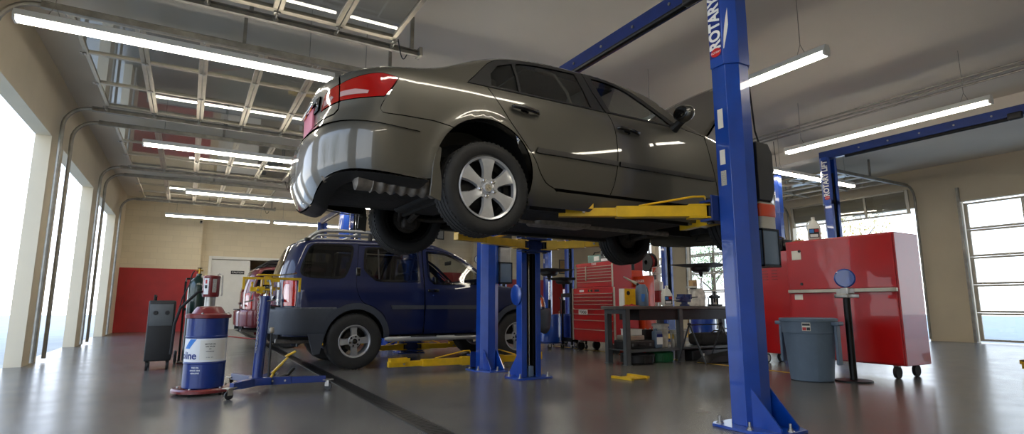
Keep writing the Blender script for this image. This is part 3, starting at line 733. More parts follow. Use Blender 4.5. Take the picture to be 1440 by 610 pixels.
class Chart:
    """collects panels cut from a surface fn(u, v) -> point, as triangles with true surface normals"""
    def __init__(o, fn, zmax=None): o.fn = fn; o.v = []; o.n = []; o.f = []; o.zmax = zmax
    def norm(o, u, v, e=.002):
        P = Vector(o.fn(u, v)); a = Vector(o.fn(u+e, v))-Vector(o.fn(u-e, v))
        b = Vector(o.fn(u, v+e))-Vector(o.fn(u, v-e))
        n = a.cross(b)
        return n.normalized() if n.length > 1e-12 else None
    def panel(o, poly, holes=(), step=.035, rim=.014, off=0.0, gap=.0035, mirror=True, norim=None, flip=False, bstep=None):
        bs = bstep or step*.8
        P = densify(inset(poly, gap), bs); H = [densify(inset(h, -gap) if gap else h, bs) for h in holes]
        if o.zmax: 
            P = [(u, min(v, o.zmax(u)-.0004)) for u, v in P]; H = [[(u, min(v, o.zmax(u)-.0004)) for u, v in h] for h in H]
        pts = list(P); edges = [(i, (i+1) % len(P)) for i in range(len(P))]
        for h in H:
            k = len(pts); pts += h; edges += [(k+i, k+(i+1) % len(h)) for i in range(len(h))]
        us = [p[0] for p in P]; vs_ = [p[1] for p in P]
        loops_ = [P]+H; segs = [(l[i], l[(i+1) % len(l)]) for l in loops_ for i in range(len(l))]
        u = math.floor(min(us)/step)*step; row = 0
        while u < max(us):
            v = math.floor(min(vs_)/step)*step+(step/2 if row % 2 else 0)
            near = [s for s in segs if min(s[0][0], s[1][0])-step < u < max(s[0][0], s[1][0])+step]
            while v < max(vs_):
                p = (u, v)
                if inside(p, P) and not any(inside(p, h) for h in H) and all(seg_d(p, a, b) > step*.42 for a, b in near): pts.append(p)
                v += step
            u += step*.9; row += 1
        r = delaunay_2d_cdt([Vector(p) for p in pts], edges, [], 0, 1e-6)
        V2, F2 = r[0], r[2]
        tris = []
        for f in F2:
            c = (sum(V2[i].x for i in f)/len(f), sum(V2[i].y for i in f)/len(f))
            if inside(c, P) and not any(inside(c, h) for h in H): tris.append(list(f))
        for side in ((1, -1) if mirror else (1,)):
            k = len(o.v)
            pos = []; nor = []
            for p in V2:
                q = Vector(o.fn(p.x, p.y)); nn = o.norm(p.x, p.y) or Vector((0, -1, 0))
                if flip: nn = -nn
                q = q+nn*off; pos.append(q); nor.append(nn)
            ms = Vector((1, side, 1))
            o.v += [q*ms if False else Vector((q.x, q.y*side, q.z)) for q in pos]; o.n += [Vector((n.x, n.y*side, n.z)) for n in nor]
            for f in tris:
                a, b, c = pos[f[0]], pos[f[1]], pos[f[2]]
                gn = (b-a).cross(c-a); g = list(f) if gn.dot(nor[f[0]]) > 0 else list(f)[::-1]
                if side < 0: g = g[::-1]
                o.f.append([k+i for i in g])
            if rim:
                for li, l in enumerate(loops_):
                    L = len(l); k2 = len(o.v); q0 = []
                    for (a_, b_) in l:
                        q = Vector(o.fn(a_, b_)); nn = o.norm(a_, b_) or Vector((0, -1, 0))
                        if flip: nn = -nn
                        q = q+nn*off; q0.append((q, nn))
                    for i, (q, nn) in enumerate(q0):
                        tn = (q0[(i+1) % L][0]-q0[i-1][0]); w = tn.cross(nn); w = w.normalized() if w.length > 1e-9 else nn
                        q2 = q-nn*rim
                        for x in (q, q2): o.v.append(Vector((x.x, x.y*side, x.z))); o.n.append(Vector((w.x, w.y*side, w.z)))
                    A = sum(l[i][0]*l[(i+1) % L][1]-l[(i+1) % L][0]*l[i][1] for i in range(L))
                    for i in range(L):
                        if norim and norim(l[i]) and norim(l[(i+1) % L]): continue
                        j = (i+1) % L
                        o.f.append([k2+2*i, k2+2*j, k2+2*j+1, k2+2*i+1])
        return o
    def pair(o, name, m, parent):
        # right and left halves as two objects
        out = []
        for side in (-1, 1):
            keep = [f for f in o.f if all(o.v[i].y*side > 0 for i in f)]
            ids = sorted({i for f in keep for i in f}); mp = {a: b for b, a in enumerate(ids)}
            c = Chart(o.fn); c.v = [o.v[i] for i in ids]; c.n = [o.n[i] for i in ids]; c.f = [[mp[i] for i in f] for f in keep]
            out.append(c.build(name, m, parent))
        return out
    def build(o, name, m, parent, solid=0):
        me = bpy.data.meshes.new(name); me.from_pydata([tuple(v) for v in o.v], [], o.f)
        me.materials.append(M[m]); me.polygons.foreach_set('use_smooth', [True]*len(me.polygons))
        me.normals_split_custom_set_from_vertices([tuple(n) for n in o.n])
        ob = bpy.data.objects.new(name, me); COL.objects.link(ob); ob.parent = parent
        if solid:
            b = ob.modifiers.new('solid', 'SOLIDIFY'); b.thickness = solid; b.offset = -1
        return ob
# ================================================================ GREY SEDAN ON THE LIFT
def tyre(r, wd, rim_r, T=None):
    mb = MB(T)
    prof = [(rim_r, -wd*.42), (rim_r+.012, -wd*.47), ((rim_r+r)/2, -wd*.5), (r-.035, -wd*.49), (r-.012, -wd*.44), (r-.002, -wd*.36)]
    tr = []
    g = [-.30, -.27, -.12, -.09, .09, .12, .27, .30]
    for i, z in enumerate(g):
        out = (i % 4) in (0, 3)
        tr.append((r if out else r-.008, z*wd))
    seq = [(r, -.33*wd)]
    for k, z in enumerate((-.20, 0, .20)):
        seq += [(r, (z-.025)*wd), (r-.009, (z-.02)*wd), (r-.009, (z+.02)*wd), (r, (z+.025)*wd)]
    seq += [(r, .33*wd)]
    prof = prof+seq+[(a, -b) for a, b in prof[::-1]]
    mb.lathe(prof, 64)
    # tread blocks: short shoulder grooves
    for k in range(56):
        a = 2*PI*k/56
        for s_ in (-1, 1):
            X = Matrix.Rotation(a, 4, 'Z')
            mb.box(r-.012, r+.0015, -.010, .010, s_*wd*.34-.012, s_*wd*.34+.012, X)
    return mb
def wheel(parent, name, x, y, z, side, r, wd, kind, spin=0):
    """side -1: outer face towards -y"""
    T = Matrix.Translation((x, y, z)) @ (rotm(90, 0, 0) if side < 0 else rotm(-90, 0, 0)) @ Matrix.Rotation(math.radians(spin), 4, 'Z')
    # local z = outwards
    rr = r*(.695 if kind == 'cap' else .575)
    ty = tyre(r, wd, rr, T).build('tyre', 'rubber', parent, smooth=40)
    mb = MB(T); mb.lathe([(rr+.004, wd*.44), (rr-.004, wd*.45), (rr-.012, wd*.40), (rr-.025, .02), (rr-.02, -wd*.44), (rr+.004, -wd*.45)], 48)
    mb.build('wheel_rim', 'blackmetal' if kind == 'cap' else 'alloy', ty)
    z0 = wd*.36
    if kind == 'cap':
        N = 6
        # steel disc behind with round vents, then the six-spoke plastic cover
        MB(T).lathe([(.0001, z0-.05), (.12, z0-.045), (.17, z0-.07), (rr-.02, z0-.06)], 36).build('steel_disc', 'blackmetal', ty)
        mb = MB(T); segs = []
        def ringp(rad, zz): return [(rad*math.cos(2*PI*i/72), rad*math.sin(2*PI*i/72), zz) for i in range(72)]
        # outer ring
        mb.lathe([(rr-.002, z0-.015), (rr+.002, z0+.012), (rr-.008, z0+.02), (rr-.022, z0+.012), (rr-.026, z0-.02)], 72)
        for k in range(N):
            X = Matrix.Rotation(2*PI*k/N, 4, 'Z')
            # spoke as a bent slab widening towards the ring
            rad = [.052, .09, .13, .17, rr-.016]; hw = [.036, .036, .041, .053, .070]; zz = [z0+.004, z0+.012, z0+.018, z0+.018, z0+.012]
            vs = []
            for R_, w_, q in zip(rad, hw, zz):
                for f in (-1, -.82, -.3, .3, .82, 1):
                    vs.append((R_, f*w_, q-(.022 if abs(f) == 1 else 0)-(0.0035*f*f)))
            fs = []
            for i in range(len(rad)-1):
                for j in range(5): fs.append((i*6+j, (i+1)*6+j, (i+1)*6+j+1, i*6+j+1))
            mb.add(vs, fs, X)
            # fillets joining spokes at the hub
            X2 = Matrix.Rotation(2*PI*(k+.5)/N, 4, 'Z')
            vs = [(.05, -.034, z0+.004), (.05, .034, z0+.004), (.082, -.0125, z0+.008), (.082, .0125, z0+.008), (.076, 0, z0+.006), (.082, -.0125, z0-.02), (.076, 0, z0-.02), (.082, .0125, z0-.02)]
            mb.add(vs, [(0, 2, 4, 1), (1, 4, 3), (2, 5, 6, 4), (4, 6, 7, 3)], X2)
        mb.lathe([(.058, z0+.003), (.05, z0+.006), (.04, z0+.008), (.034, z0+.016), (.03, z0+.02), (.0001, z0+.021)], 36)
        cap = mb.build('hubcap', 'silver', ty, smooth=30)
        lg = MB(T); lg.lathe([(.0001, z0+.0215), (.024, z0+.0215), (.024, z0+.019)], 24).build('centre_badge', 'alu', cap)
        MB(T @ Matrix.Translation((0, 0, z0+.024))).tube([(-.012, -.012, 0), (-.006, .012, 0)], .0022, 6).build('badge_bar', 'chrome', cap)
        MB(T @ Matrix.Translation((0, 0, z0+.024))).tube([(-.008, 0, 0), (.009, .001, 0)], .0022, 6).build('badge_bar', 'chrome', cap)
        MB(T @ Matrix.Translation((0, 0, z0+.024))).tube([(.006, -.012, 0), (.012, .012, 0)], .0022, 6).build('badge_bar', 'chrome', cap)
        for k in range(5):
            a = 2*PI*k/5+.3; X = T @ Matrix.Translation((.058*math.cos(a), .058*math.sin(a), z0+.008))
            MB(X).lathe([(.0165, -.004), (.0165, .002), (.012, .003), (.0115, .014), (.007, .019), (.0001, .02)], 6).build('lug_nut', 'chrome', cap, smooth=20)
    elif kind == 'alloy':
        mb = MB(T)
        mb.lathe([(rr+.004, z0+.01), (rr-.006, z0+.018), (rr-.02, z0+.01), (rr-.03, z0-.03), (rr-.034, z0-.06)], 64)
        for k in range(4):
            X = Matrix.Rotation(2*PI*k/4+.02, 4, 'Z')
            rad = [.04, .08, .12, .16, rr-.02]; hw = [.05, .046, .044, .048, .06]; zz = [z0-.005, z0+.002, z0+.004, z0, z0-.01]
            vs = []
            for R_, w_, q in zip(rad, hw, zz):
                for f in (-1, -.8, -.25, .25, .8, 1): vs.append((R_, f*w_, q-(.035 if abs(f) == 1 else 0)))
            fs = [(i*6+j, (i+1)*6+j, (i+1)*6+j+1, i*6+j+1) for i in range(4) for j in range(5)]
            mb.add(vs, fs, X)
        mb.lathe([(.088, z0-.03), (.088, z0+.006), (.08, z0+.012), (.045, z0+.012), (.04, z0+.02), (.0001, z0+.022)], 40)
        cap = mb.build('alloy_centre', 'alloy', ty, smooth=30)
        MB(T).lathe([(.036, z0+.021), (.036, z0+.028), (.03, z0+.031), (.0001, z0+.033)], 24).build('centre_cap', 'blackgloss', cap)
        for k in range(6):
            a = 2*PI*k/6+.25; X = T @ Matrix.Translation((.064*math.cos(a), .064*math.sin(a), z0+.012))
            MB(X).lathe([(.015, -.002), (.015, .001), (.0105, .002), (.0105, .012), (.0001, .013)], 6).build('lug_nut', 'blackmetal', cap, smooth=20)
        MB(T).lathe([(.0001, z0-.1), (.13, z0-.1)], 30).build('brake_disc', 'cast', ty)
    # back side: brake drum / disc seen from inside
    MB(T).lathe([(.0001, -.02), (.12, -.02), (.135, -.03), (.135, -.06), (.06, -.075), (.05, -.13), (.0001, -.13)], 30).build('brake_backing', 'cast', ty)
    return ty

SON = Body(
 W=[(.15,.70),(.22,.80),(.30,.855),(.40,.885),(.52,.905),(.66,.917),(.80,.913),(.95,.90),(1.04,.882),(1.087,.862),(1.13,.835),(1.2,.797),(1.3,.740),(1.4,.682),(1.5,.62),(1.6,.56)],
 plan=[(-1.2,.90),(-.8,.945),(-.4,.98),(0,1.0),(1.2,1.0),(2.2,1.0),(2.73,.99),(3.1,.96),(3.7,.88)],
 xr=[(.14,-.93),(.22,-1.03),(.32,-1.09),(.45,-1.13),(.6,-1.135),(.68,-1.12),(.75,-1.07),(.85,-1.045),(.95,-1.045),(1.04,-1.05),(1.1,-1.03)],
 xf=[(.15,3.5),(.25,3.6),(.4,3.68),(.6,3.68),(.75,3.60),(.85,3.45),(.95,3.3)],
 top=[(-2.0,1.075),(-1.2,1.078),(-.96,1.09),(-.82,1.107),(-.6,1.135),(-.42,1.17),(-.3,1.21),(-.147,1.285),(0,1.36),(.24,1.455),(.52,1.513),(.8,1.535),(1.05,1.535),(1.465,1.505),(1.75,1.43),(1.88,1.345),(2.0,1.24),(2.2,1.125),(2.35,1.07),(2.6,1.035),(3.0,.98),(3.4,.90),(3.7,.84),(4.6,.84)],
 S0=-.5, S1=2.95, b=.86, p0=2.7, p1=2.3, rs=.06)
SON.arches = [(-.02, .435, .375, .018, .05), (2.73, .435, .375, .018, .05)]
B = SON; E0, E1 = B.E0, B.E1
def sonata():
    S = 1.03
    t = thing('sedan', 'grey four-door sedan with its hood up, raised on the nearest blue lift', 'car', (1.791, 4.359, 1.38), scale=S)
    side = lambda: Chart(B.P, B.ztop)
    up = lambda pts: [(s, B.ztop(s)) for s in pts]
    fr = lambda a, b, n: [a+(b-a)*i/n for i in range(n+1)]
    norim = lambda p: p[0] < E0+.02 or p[0] > E1-.02 or p[1] > B.ztop(p[0])-.004
    PA = 'sonata'
    # ---- outlines in the (along, up) chart of the side
    lamp_in = smooth_poly([(-1.42,.870),(-1.385,.93),(-1.34,.972),(-1.24,.988),(-1.155,.992)], n=3)
    lamp_out_top = smooth_poly([(-1.145,.992),(-1.03,1.008),(-.898,1.026),(-.79,1.033),(-.672,1.010)], n=3)
    lamp_out_bot = smooth_poly([(-.776,.868),(-.88,.862),(-.977,.862),(-1.07,.866),(-1.145,.872)], n=3)
    seamq = smooth_poly([(-.672,1.010),(-.723,.926),(-.776,.845),(-.797,.80),(-.790,.768),(-.751,.751),(-.567,.746),(-.40,.742),(-.275,.712)], n=3)
    arch_r = circ(-.02, .435, .375, 133, 191, 12)     # rear half down to bumper bottom
    arch_f = circ(-.02, .435, .375, 133, -24, 26)
    # rear bumper
    c = side()
    c.panel([(-1.15,.868)]+lamp_out_bot[::-1][1:-1]+[(-.776,.860)]+[p for p in seamq if p[1] < .85]+arch_r[1:]+smooth_poly([(-.392,.352),(-.5,.350),(-.75,.372),(-.95,.385),(-1.15,.355),(-1.35,.28),(-1.5,.235),(E0,.225)], n=3)+[(E0,.785),(-1.19,.785),(-1.155,.81)], norim=norim)
    rb = c.build('rear_bumper', PA, t)
    # curled-under lower valance of the bumper
    def under(u, v):
        zb = interp([(E0,.225),(-1.5,.235),(-1.35,.28),(-1.15,.355),(-.95,.385),(-.75,.372),(-.4,.352)], u); p = B.P(u, zb)
        k = 1-v*.2; return ((p[0]+.5)*k-.5, p[1]*k, zb-.012-.03*math.sin(v*PI/2))
    c = Chart(under); c.panel([(E0,0.0),(-.42,0.0),(-.42,1),(E0,1)], step=.07, rim=0, gap=0, flip=False); c.build('bumper_valance', 'black', rb)
    # raised rubbing strip on the bumper
    c = side(); c.panel(smooth_poly([(-.5,.650),(-.653,.662),(-.848,.685),(-1.056,.702),(-1.19,.708),(-1.35,.712),(E0,.715)], n=3)+[(E0,.745)]+smooth_poly([(-1.35,.738),(-1.19,.732),(-1.056,.724),(-.848,.708),(-.653,.682),(-.5,.664)], n=3), off=.010, rim=.012, norim=lambda p: p[0] < E0+.02)
    c.build('bumper_strip', PA, rb)
    # tail lamps: outer on the quarter, inner on the trunk lid
    c = side(); c.panel(lamp_out_top+[(-.70,.968),(-.735,.92)]+lamp_out_bot, off=.003, gap=.002); tl = c.pair('tail_lamp', 'lampred', t)[0]
    c = side(); c.panel([(-1.14,.90),(-.90,.887),(-.89,.908),(-1.0,.93),(-1.14,.935)], off=.005, gap=0, rim=.002, mirror=False); c.build('reversing_lens', 'lampclear', tl)
    # trunk lid with its rear face
    lid = [(-1.15,B.ztop(-1.15))]+[(-1.15,.998)]+lamp_in[::-1]+[(-1.41,.868),(-1.30,.872),(-1.155,.874),(-1.16,.82),(-1.2,.792),(E0,.792),(E0,1.09)]
    c = side(); c.panel([(-1.155,B.ztop(-1.155)),(-1.155,.998)]+lamp_in[::-1][1:]+[(-1.43,.866),(-1.30,.868),(-1.160,.868),(-1.16,.82),(-1.2,.792),(E0,.792),(E0,1.075)], norim=norim)
    def topfn(u, v):
        e = B.P(u, B.ztop(u)-.0004)
        k = interp([(E0,0),(-1.1,.012),(-.4,.03),(.2,.05),(1.2,.045),(2.0,.05),(2.35,.035),(3.4,.03),(E1,0)], u)
        bow = interp([(E0,0),(-.9,0),(-.45,-.10),(.2,-.05),(1.5,.04),(2.2,.12),(2.4,.10),(2.6,0)], u)
        return (e[0]+bow*(1-v*v), e[1]*(-v), e[2]+k*(1-v*v))
    tl_top = Chart(topfn)
    tl_top.panel([(E0,-1),(-.60,-1),(-.47,-.92),(-.47,.92),(-.60,1),(E0,1)], step=.06, gap=0, mirror=False, rim=0, flip=True)
    k = len(c.v); c.v += tl_top.v; c.n += tl_top.n; c.f += [[i+k for i in f] for f in tl_top.f]
    lidp = c.build('trunk_lid', PA, t)
    c = side(); c.panel(lamp_in+[(-1.155,.872),(-1.30,.870)], off=.003, gap=.002); c.pair('inner_tail_lamp', 'lampred', lidp)
    c = side(); c.panel([(-1.38,.882),(-1.27,.888),(-1.22,.915),(-1.24,.93),(-1.36,.925)], off=.005, gap=0, rim=.002); c.pair('inner_reversing_lens', 'lampclear', lidp)
    c = side(); c.panel([(-1.46,.885),(E0,.885),(E0,1.0),(-1.42,.985)], off=.012, rim=.02, norim=lambda p: p[0] < E0+.02); c.build('lid_garnish', 'blackgloss', lidp)
    MB(TR(-1.053, 0, .865)).rbox(-.008, .01, -.17, .17, -.075, .075, .004).build('licence_plate', 'plate', lidp)
    MB(TR(-1.06, 0, .965, 0, 0, 0)).rbox(-.02, 0, -.2, .2, -.02, .015, .006).build('plate_lamp_bar', 'chrome', lidp)
    for s_ in (-1, 1): MB(TR(-1.062, s_*.10, .945)).rbox(-.012, .0, -.05, .05, -.014, .014, .004).build('plate_lamp', 'lampamber', lidp)
    # spoiler-like lip on the edge of the trunk
    # ---- body side: quarter, C-pillar, roof rail, A-pillar
    dlo = smooth_poly([(-.15,1.082),(-.06,1.175),(.02,1.265),(.10,1.345),(.2,1.402),(.32,1.438),(.5,1.463),(.75,1.483),(.95,1.489),(1.2,1.482),(1.4,1.452),(1.55,1.398),(1.68,1.312),(1.80,1.215),(1.90,1.135),(2.02,1.078)], n=3)
    quarter = [(-.672,1.010)]+seamq[1:-1]+arch_f+[(.40,.25),(.50,.25),(.60,.362),(.565,.388)]+smooth_poly([(.565,.388),(.49,.420),(.43,.49),(.378,.575),(.252,.720),(.104,.930),(.03,1.03),(.0,1.078)], n=3)[1:]+[(-.15,1.078)]+dlo[1:]+[(2.235,1.05)]+[(2.30,B.ztop(2.30))]
    quarter += up(fr(2.25, -1.145, 70))+lamp_out_top[:-1]
    c = side(); c.panel(quarter, norim=norim, bstep=.028); bs = c.build('body_side', PA, t)
    # fuel flap outline only on the right side
    c = side(); c.panel([(-.70,.80),(-.52,.80),(-.50,.82),(-.50,.95),(-.52,.97),(-.66,.97)], off=.0005, gap=0, rim=0, mirror=False) if False else None
    # sill
    c = side(); c.panel([(.36,.245),(2.35,.245),(2.37,.30),(2.37,.372),(.60,.372),(.52,.33),(.42,.30),(.345,.30)], off=-.004, rim=.02); c.pair('sill', PA, t)
    # ---- doors
    bp = smooth_poly([(1.105,1.078),(1.15,.96),(1.165,.82),(1.165,.68),(1.14,.5),(1.10,.388)], n=3)
    rd = smooth_poly([(.0,1.078),(.03,1.03),(.104,.930),(.252,.720),(.378,.575),(.43,.49),(.49,.420),(.565,.388)], n=3)+bp[::-1]
    fd = bp+smooth_poly([(2.30,.392),(2.335,.44),(2.33,.55),(2.295,.72),(2.262,.85),(2.235,1.0),(2.225,1.05)], n=3)+[(2.02,1.078)]
    for sgn in (1, -1):
        def one(ch_list):
            pass
        def half(c):
            h = len(c.v)//2
            if sgn > 0: return keep(c, 0, h)
            return keep(c, h, len(c.v))
        def keep(c, a, b):
            f = [x for x in c.f if a <= min(x) and max(x) < b]
            c.v = c.v[a:b]; c.n = c.n[a:b]; c.f = [[i-a for i in x] for x in f]; return c
        for nm, poly in (('rear_door', rd), ('front_door', fd)):
            c = side(); c.panel(poly); d = half(c).build(nm, PA, t)
            if nm == 'rear_door':
                q1 = [(.045,1.10),(.075,1.225),(.165,1.33),(.305,1.388),(.30,1.25),(.275,1.10)]
                q2 = smooth_poly([(.298,1.10),(.322,1.25),(.330,1.375)], n=2)+smooth_poly([(.36,1.408),(.5,1.434),(.75,1.455),(.945,1.463)], n=3)+[(.955,1.30),(.955,1.10)]
                frame = [(-.145,1.083)]+dlo[1:-18]
                frame = [p for p in dlo if p[0] < 1.035]+[(1.035,1.488),(1.045,1.30),(1.085,1.083)]
                holes = [q1, q2]; mold = [(.379,.630),(1.155,.628),(1.155,.664),(.395,.668)]; hx = .30
            else:
                q3 = [(1.15,1.10),(1.125,1.30),(1.115,1.455)]+smooth_poly([(1.18,1.457),(1.33,1.44),(1.47,1.392),(1.60,1.302),(1.74,1.192),(1.84,1.10)], n=3)
                frame = [(1.10,1.083),(1.052,1.30),(1.042,1.488)]+[p for p in dlo if p[0] > 1.05]
                holes = [q3]; mold = [(1.180,.628),(2.285,.626),(2.275,.660),(1.180,.664)]; hx = 1.29
            c = side(); c.panel(frame, holes=holes, off=.0, rim=.012, gap=.001, step=.04, bstep=.022); half(c).build('window_frame', 'black', d)
            for h in holes:
                c = side(); c.panel(h, off=-.007, rim=0, gap=-.003, step=.06); half(c).build('window_glass', 'tint', d)
            c = side(); c.panel(mold, off=.016, rim=.018, step=.05, gap=.0); half(c).build('side_moulding', 'moulding', d)
            # strap handle: recess, pull and lock barrel
            p = Vector(B.P(hx, .942)); X = Matrix.Translation((p.x, p.y*sgn*1.0, p.z))
            MB(X).sphere((0, sgn*.008, 0), .045, 16, 10, 1.0, .35, .95).build('handle_recess', 'blackgloss', d)
            mb = MB(X); pts = [(-.118, -sgn*.012, .006), (-.105, -sgn*.026, .008), (-.05, -sgn*.038, .004), (.03, -sgn*.040, -.002), (.09, -sgn*.034, -.008), (.115, -sgn*.012, -.012)]
            mb.tube(pts, [.010, .015, .017, .017, .016, .010], 12); mb.build('door_handle', 'blackgloss', d)
            if nm == 'front_door':
                p = Vector(B.P(1.86, 1.09)); X = Matrix.Translation((p.x, p.y*sgn, p.z))
                mb = MB(X); mb.tube([(0, sgn*.01, -.03), (.0, -sgn*.06, .0), (0, -sgn*.12, .03)], [.05, .035, .035], 10); foot = mb
                foot.build('mirror_foot', 'black', d)
                mb = MB(X @ Matrix.Translation((-.01, -sgn*.15, .07))); mb.sphere((0, 0, 0), .088, 20, 14, .72, 1.12, .86); mb.build('mirror_housing', PA, d)
                mb = MB(X @ Matrix.Translation((-.066, -sgn*.15, .07))); mb.sphere((0, 0, 0), .076, 20, 10, .14, 1.06, .80); mb.build('mirror_glass', 'blackgloss', d)  # black gloss stands in for the dark reflection in the glass
    # ---- front fender, bumper, headlamp
    fa = circ(2.73, .435, .375, 208, 35, 26)
    fen = [(2.30,B.ztop(2.30)-.001)]+[(2.24,1.05)]+smooth_poly([(2.235,1.0),(2.262,.85),(2.295,.72),(2.33,.55),(2.335,.44),(2.33,.30)], n=3)+[(2.39,.26)]+fa[:-3]+[(3.10,.66),(3.13,.80),(3.05,.86),(2.98,B.ztop(2.98))]+up(fr(2.95, 2.33, 14))
    c = side(); c.panel(fen, norim=norim); c.pair('front_fender', PA, t)
    hl = smooth_poly([(3.06,.865),(3.2,.80),(3.4,.70),(3.62,.66),(3.75,.70),(3.72,.78),(3.5,.845),(3.3,.875),(3.1,.895)], closed=True, n=3)
    c = side(); c.panel(hl, off=.004); c.pair('headlamp', 'clearglass', t)
    c = side(); c.panel(inset(hl, .006), off=-.03, rim=0, gap=0); c.pair('headlamp_reflector', 'chrome', t)
    fb = [(3.13,.79)]+[(3.10,.66)]+[p for p in fa[-4:]]+circ(2.73, .435, .375, 28, -14, 8)+[(3.2,.24),(3.6,.22),(E1,.21),(E1,.70),(3.80,.70)]+smooth_poly([(3.75,.69),(3.62,.65),(3.4,.69),(3.2,.79)], n=3)
    c = side(); c.panel(fb, norim=norim); f_ = c.build('front_bumper', PA, t)
    c = side(); c.panel([(3.80,.72),(E1,.72),(E1,.86),(3.82,.85)], off=-.01, norim=lambda p: p[0] > E1-.02); c.build('grille', 'blackgloss', t)
    c = side(); c.panel([(3.75,.28),(E1,.28),(E1,.42),(3.8,.42)], off=.004, norim=lambda p: p[0] > E1-.02); c.build('lower_grille', 'black', f_)
    # ---- top sheet: backlight, roof, windscreen, cowl
    T_ = lambda: Chart(topfn)
    c = T_(); c.panel([(-.46,-.93),(-.40,-1),(2.25,-1),(2.32,-.95),(2.32,.95),(2.25,1),(-.40,1),(-.46,.93)], holes=[[(-.38,-.82),(.24,-.80),(.24,.80),(-.38,.82)], [(1.50,-.84),(2.20,-.90),(2.20,.90),(1.50,.84)]], step=.07, gap=0, mirror=False, rim=0, flip=True)
    c.build('roof', PA, t)
    c = T_(); c.panel([(-.385,-.82),(.245,-.80),(.245,.80),(-.385,.82)], step=.08, gap=0, mirror=False, rim=0, off=-.004, flip=True); c.build('rear_glass', 'tint', t)
    c = T_(); c.panel([(1.49,-.845),(2.21,-.905),(2.21,.905),(1.49,.845)], step=.08, gap=0, mirror=False, rim=0, off=-.004, flip=True); c.build('windscreen', 'tint', t)
    MB().rbox(2.30, 2.42, -.72, .72, 1.04, 1.07, .01).build('cowl_panel', 'black', t)
    # hood, propped open, hinged at the cowl
    Hm = Matrix.Translation((2.42, 0, 1.085)) @ rotm(0, -50, 0)
    def hood(u, v):
        w_ = .74-.05*(u/1.15)**2; y = v*w_
        return tuple(Hm @ Vector((u, y, .02-.10*(max(u,0)/1.15)**2.2+.035*(1-v*v))))
    c = Chart(hood); c.panel([(0,-1),(1.05,-1),(1.14,-.8),(1.18,0),(1.14,.8),(1.05,1),(0,1)], step=.07, gap=0, mirror=False, rim=.02); h_ = c.build('hood', PA, t, solid=.006)
    def hoodu(u, v): return tuple(Hm @ Vector((u, v*.68, -.02-.10*(max(u,0)/1.15)**2.2+.03*(1-v*v)+.012*math.sin(u*14)*math.cos(v*5))))
    c = Chart(hoodu); c.panel([(.03,-1),(1.02,-1),(1.08,0),(1.02,1),(.03,1)], step=.05, gap=0, mirror=False, rim=0, flip=False); c.build('hood_liner', 'cloth_dark', h_)
    MB().tube([(3.45, -.55, .86), (2.42+.75*math.cos(math.radians(50)), -.66, 1.085+.75*math.sin(math.radians(50)))], .006, 6).build('hood_prop', 'blackmetal', t)
    # ---- engine bay and engine seen below the hood
    MB().rbox(2.55, 3.3, -.42, .42, .55, .93, .05).rbox(2.7, 3.1, -.3, .3, .9, .985, .03).build('engine', 'blackmetal', t)
    MB().box(2.38, 2.42, -.74, .74, .35, 1.04).build('engine_bay_wall', 'under', t); MB().box(3.38, 3.42, -.6, .6, .35, .85).build('radiator', 'under', t)
    # ---- underside
    mb = MB()
    mb.rbox(.42, 2.3, -.72, .72, .275, .33, .02); mb.rbox(.42, 2.3, -.14, .14, .33, .45, .04)
    for s_ in (-1, 1): mb.box(.45, 2.35, s_*.70-.02, s_*.70+.02, .245, .30); mb.box(-.9, .5, s_*.48-.05, s_*.48+.05, .36, .46); mb.box(2.3, 3.4, s_*.42-.05, s_*.42+.05, .33, .45)
    mb.build('floor_pan', 'under', t)
    mb = MB(); mb.rbox(-.95, -.2, -.55, .40, .34, .56, .08); mb.build('spare_wheel_well', 'under', t)
    mb = MB(); mb.rbox(-.86, .42, -.58, .58, .50, .60, .02); mb.build('boot_floor', 'under', t)
    for s_ in (-1, 1):
        for ax, nm in ((-.02, 0), (2.73, 1)):
            mb = MB(TR(ax, 0, .435, 90, 0, 0)); 
            prof = [(.385, 0.0), (.385, .34)]
            mb = MB(Matrix.Translation((ax, s_*.86, .435)) @ rotm(90*s_, 0, 0)); mb.lathe([(.372, .0), (.385, .02), (.39, .34), (.30, .36)], 40, a0=0, a1=PI) if s_ > 0 else mb.lathe([(.372, .0), (.385, .02), (.39, .34), (.30, .36)], 40, a0=PI, a1=2*PI)
            mb.build('wheel_arch_liner', 'black', t)
    # suspension, rear
    mb = MB(); mb.tube([(-.12, -.5, .34), (-.12, .5, .34)], .035, 10); mb.rbox(-.25, .15, -.42, .42, .32, .42, .04); mb.build('rear_subframe', 'under', t)
    for s_ in (-1, 1):
        mb = MB(); mb.tube([(-.05, s_*.35, .33), (-.02, s_*.68, .28)], .028, 8); mb.tube([(-.2, s_*.35, .36), (-.1, s_*.68, .30)], .018, 8); mb.tube([(.1, s_*.4, .40), (.02, s_*.66, .40)], .02, 8)
        mb.tube([(.45, s_*.62, .34), (.2, s_*.66, .32), (.0, s_*.68, .33)], .025, 8); mb.build('suspension_arm', 'cast', t)
        pts = []
        for i in range(73): a = i/72*2*PI*5.5; pts.append((-.05+.055*math.cos(a), s_*.60+.055*math.sin(a), .34+.30*i/72))
        MB().tube(pts, .008, 6).build('coil_spring', 'cast', t)
        MB().cyl((-.05, s_*.60, .30), (-.05, s_*.60, .7), .022, n=10).build('damper', 'blackmetal', t)
        mb = MB(); mb.rbox(-.09, .05, s_*.64-.04, s_*.64+.04, .22, .45, .03); mb.build('hub_carrier', 'cast', t)
        mb = MB(); mb.tube([(2.73, s_*.4, .32), (2.73, s_*.68, .28)], .03, 8); mb.tube([(2.95, s_*.35, .34), (2.8, s_*.68, .30)], .02, 8); mb.tube([(2.73, s_*.3, .38), (2.73, s_*.7, .33)], .016, 8); mb.build('front_suspension_arm', 'cast', t)
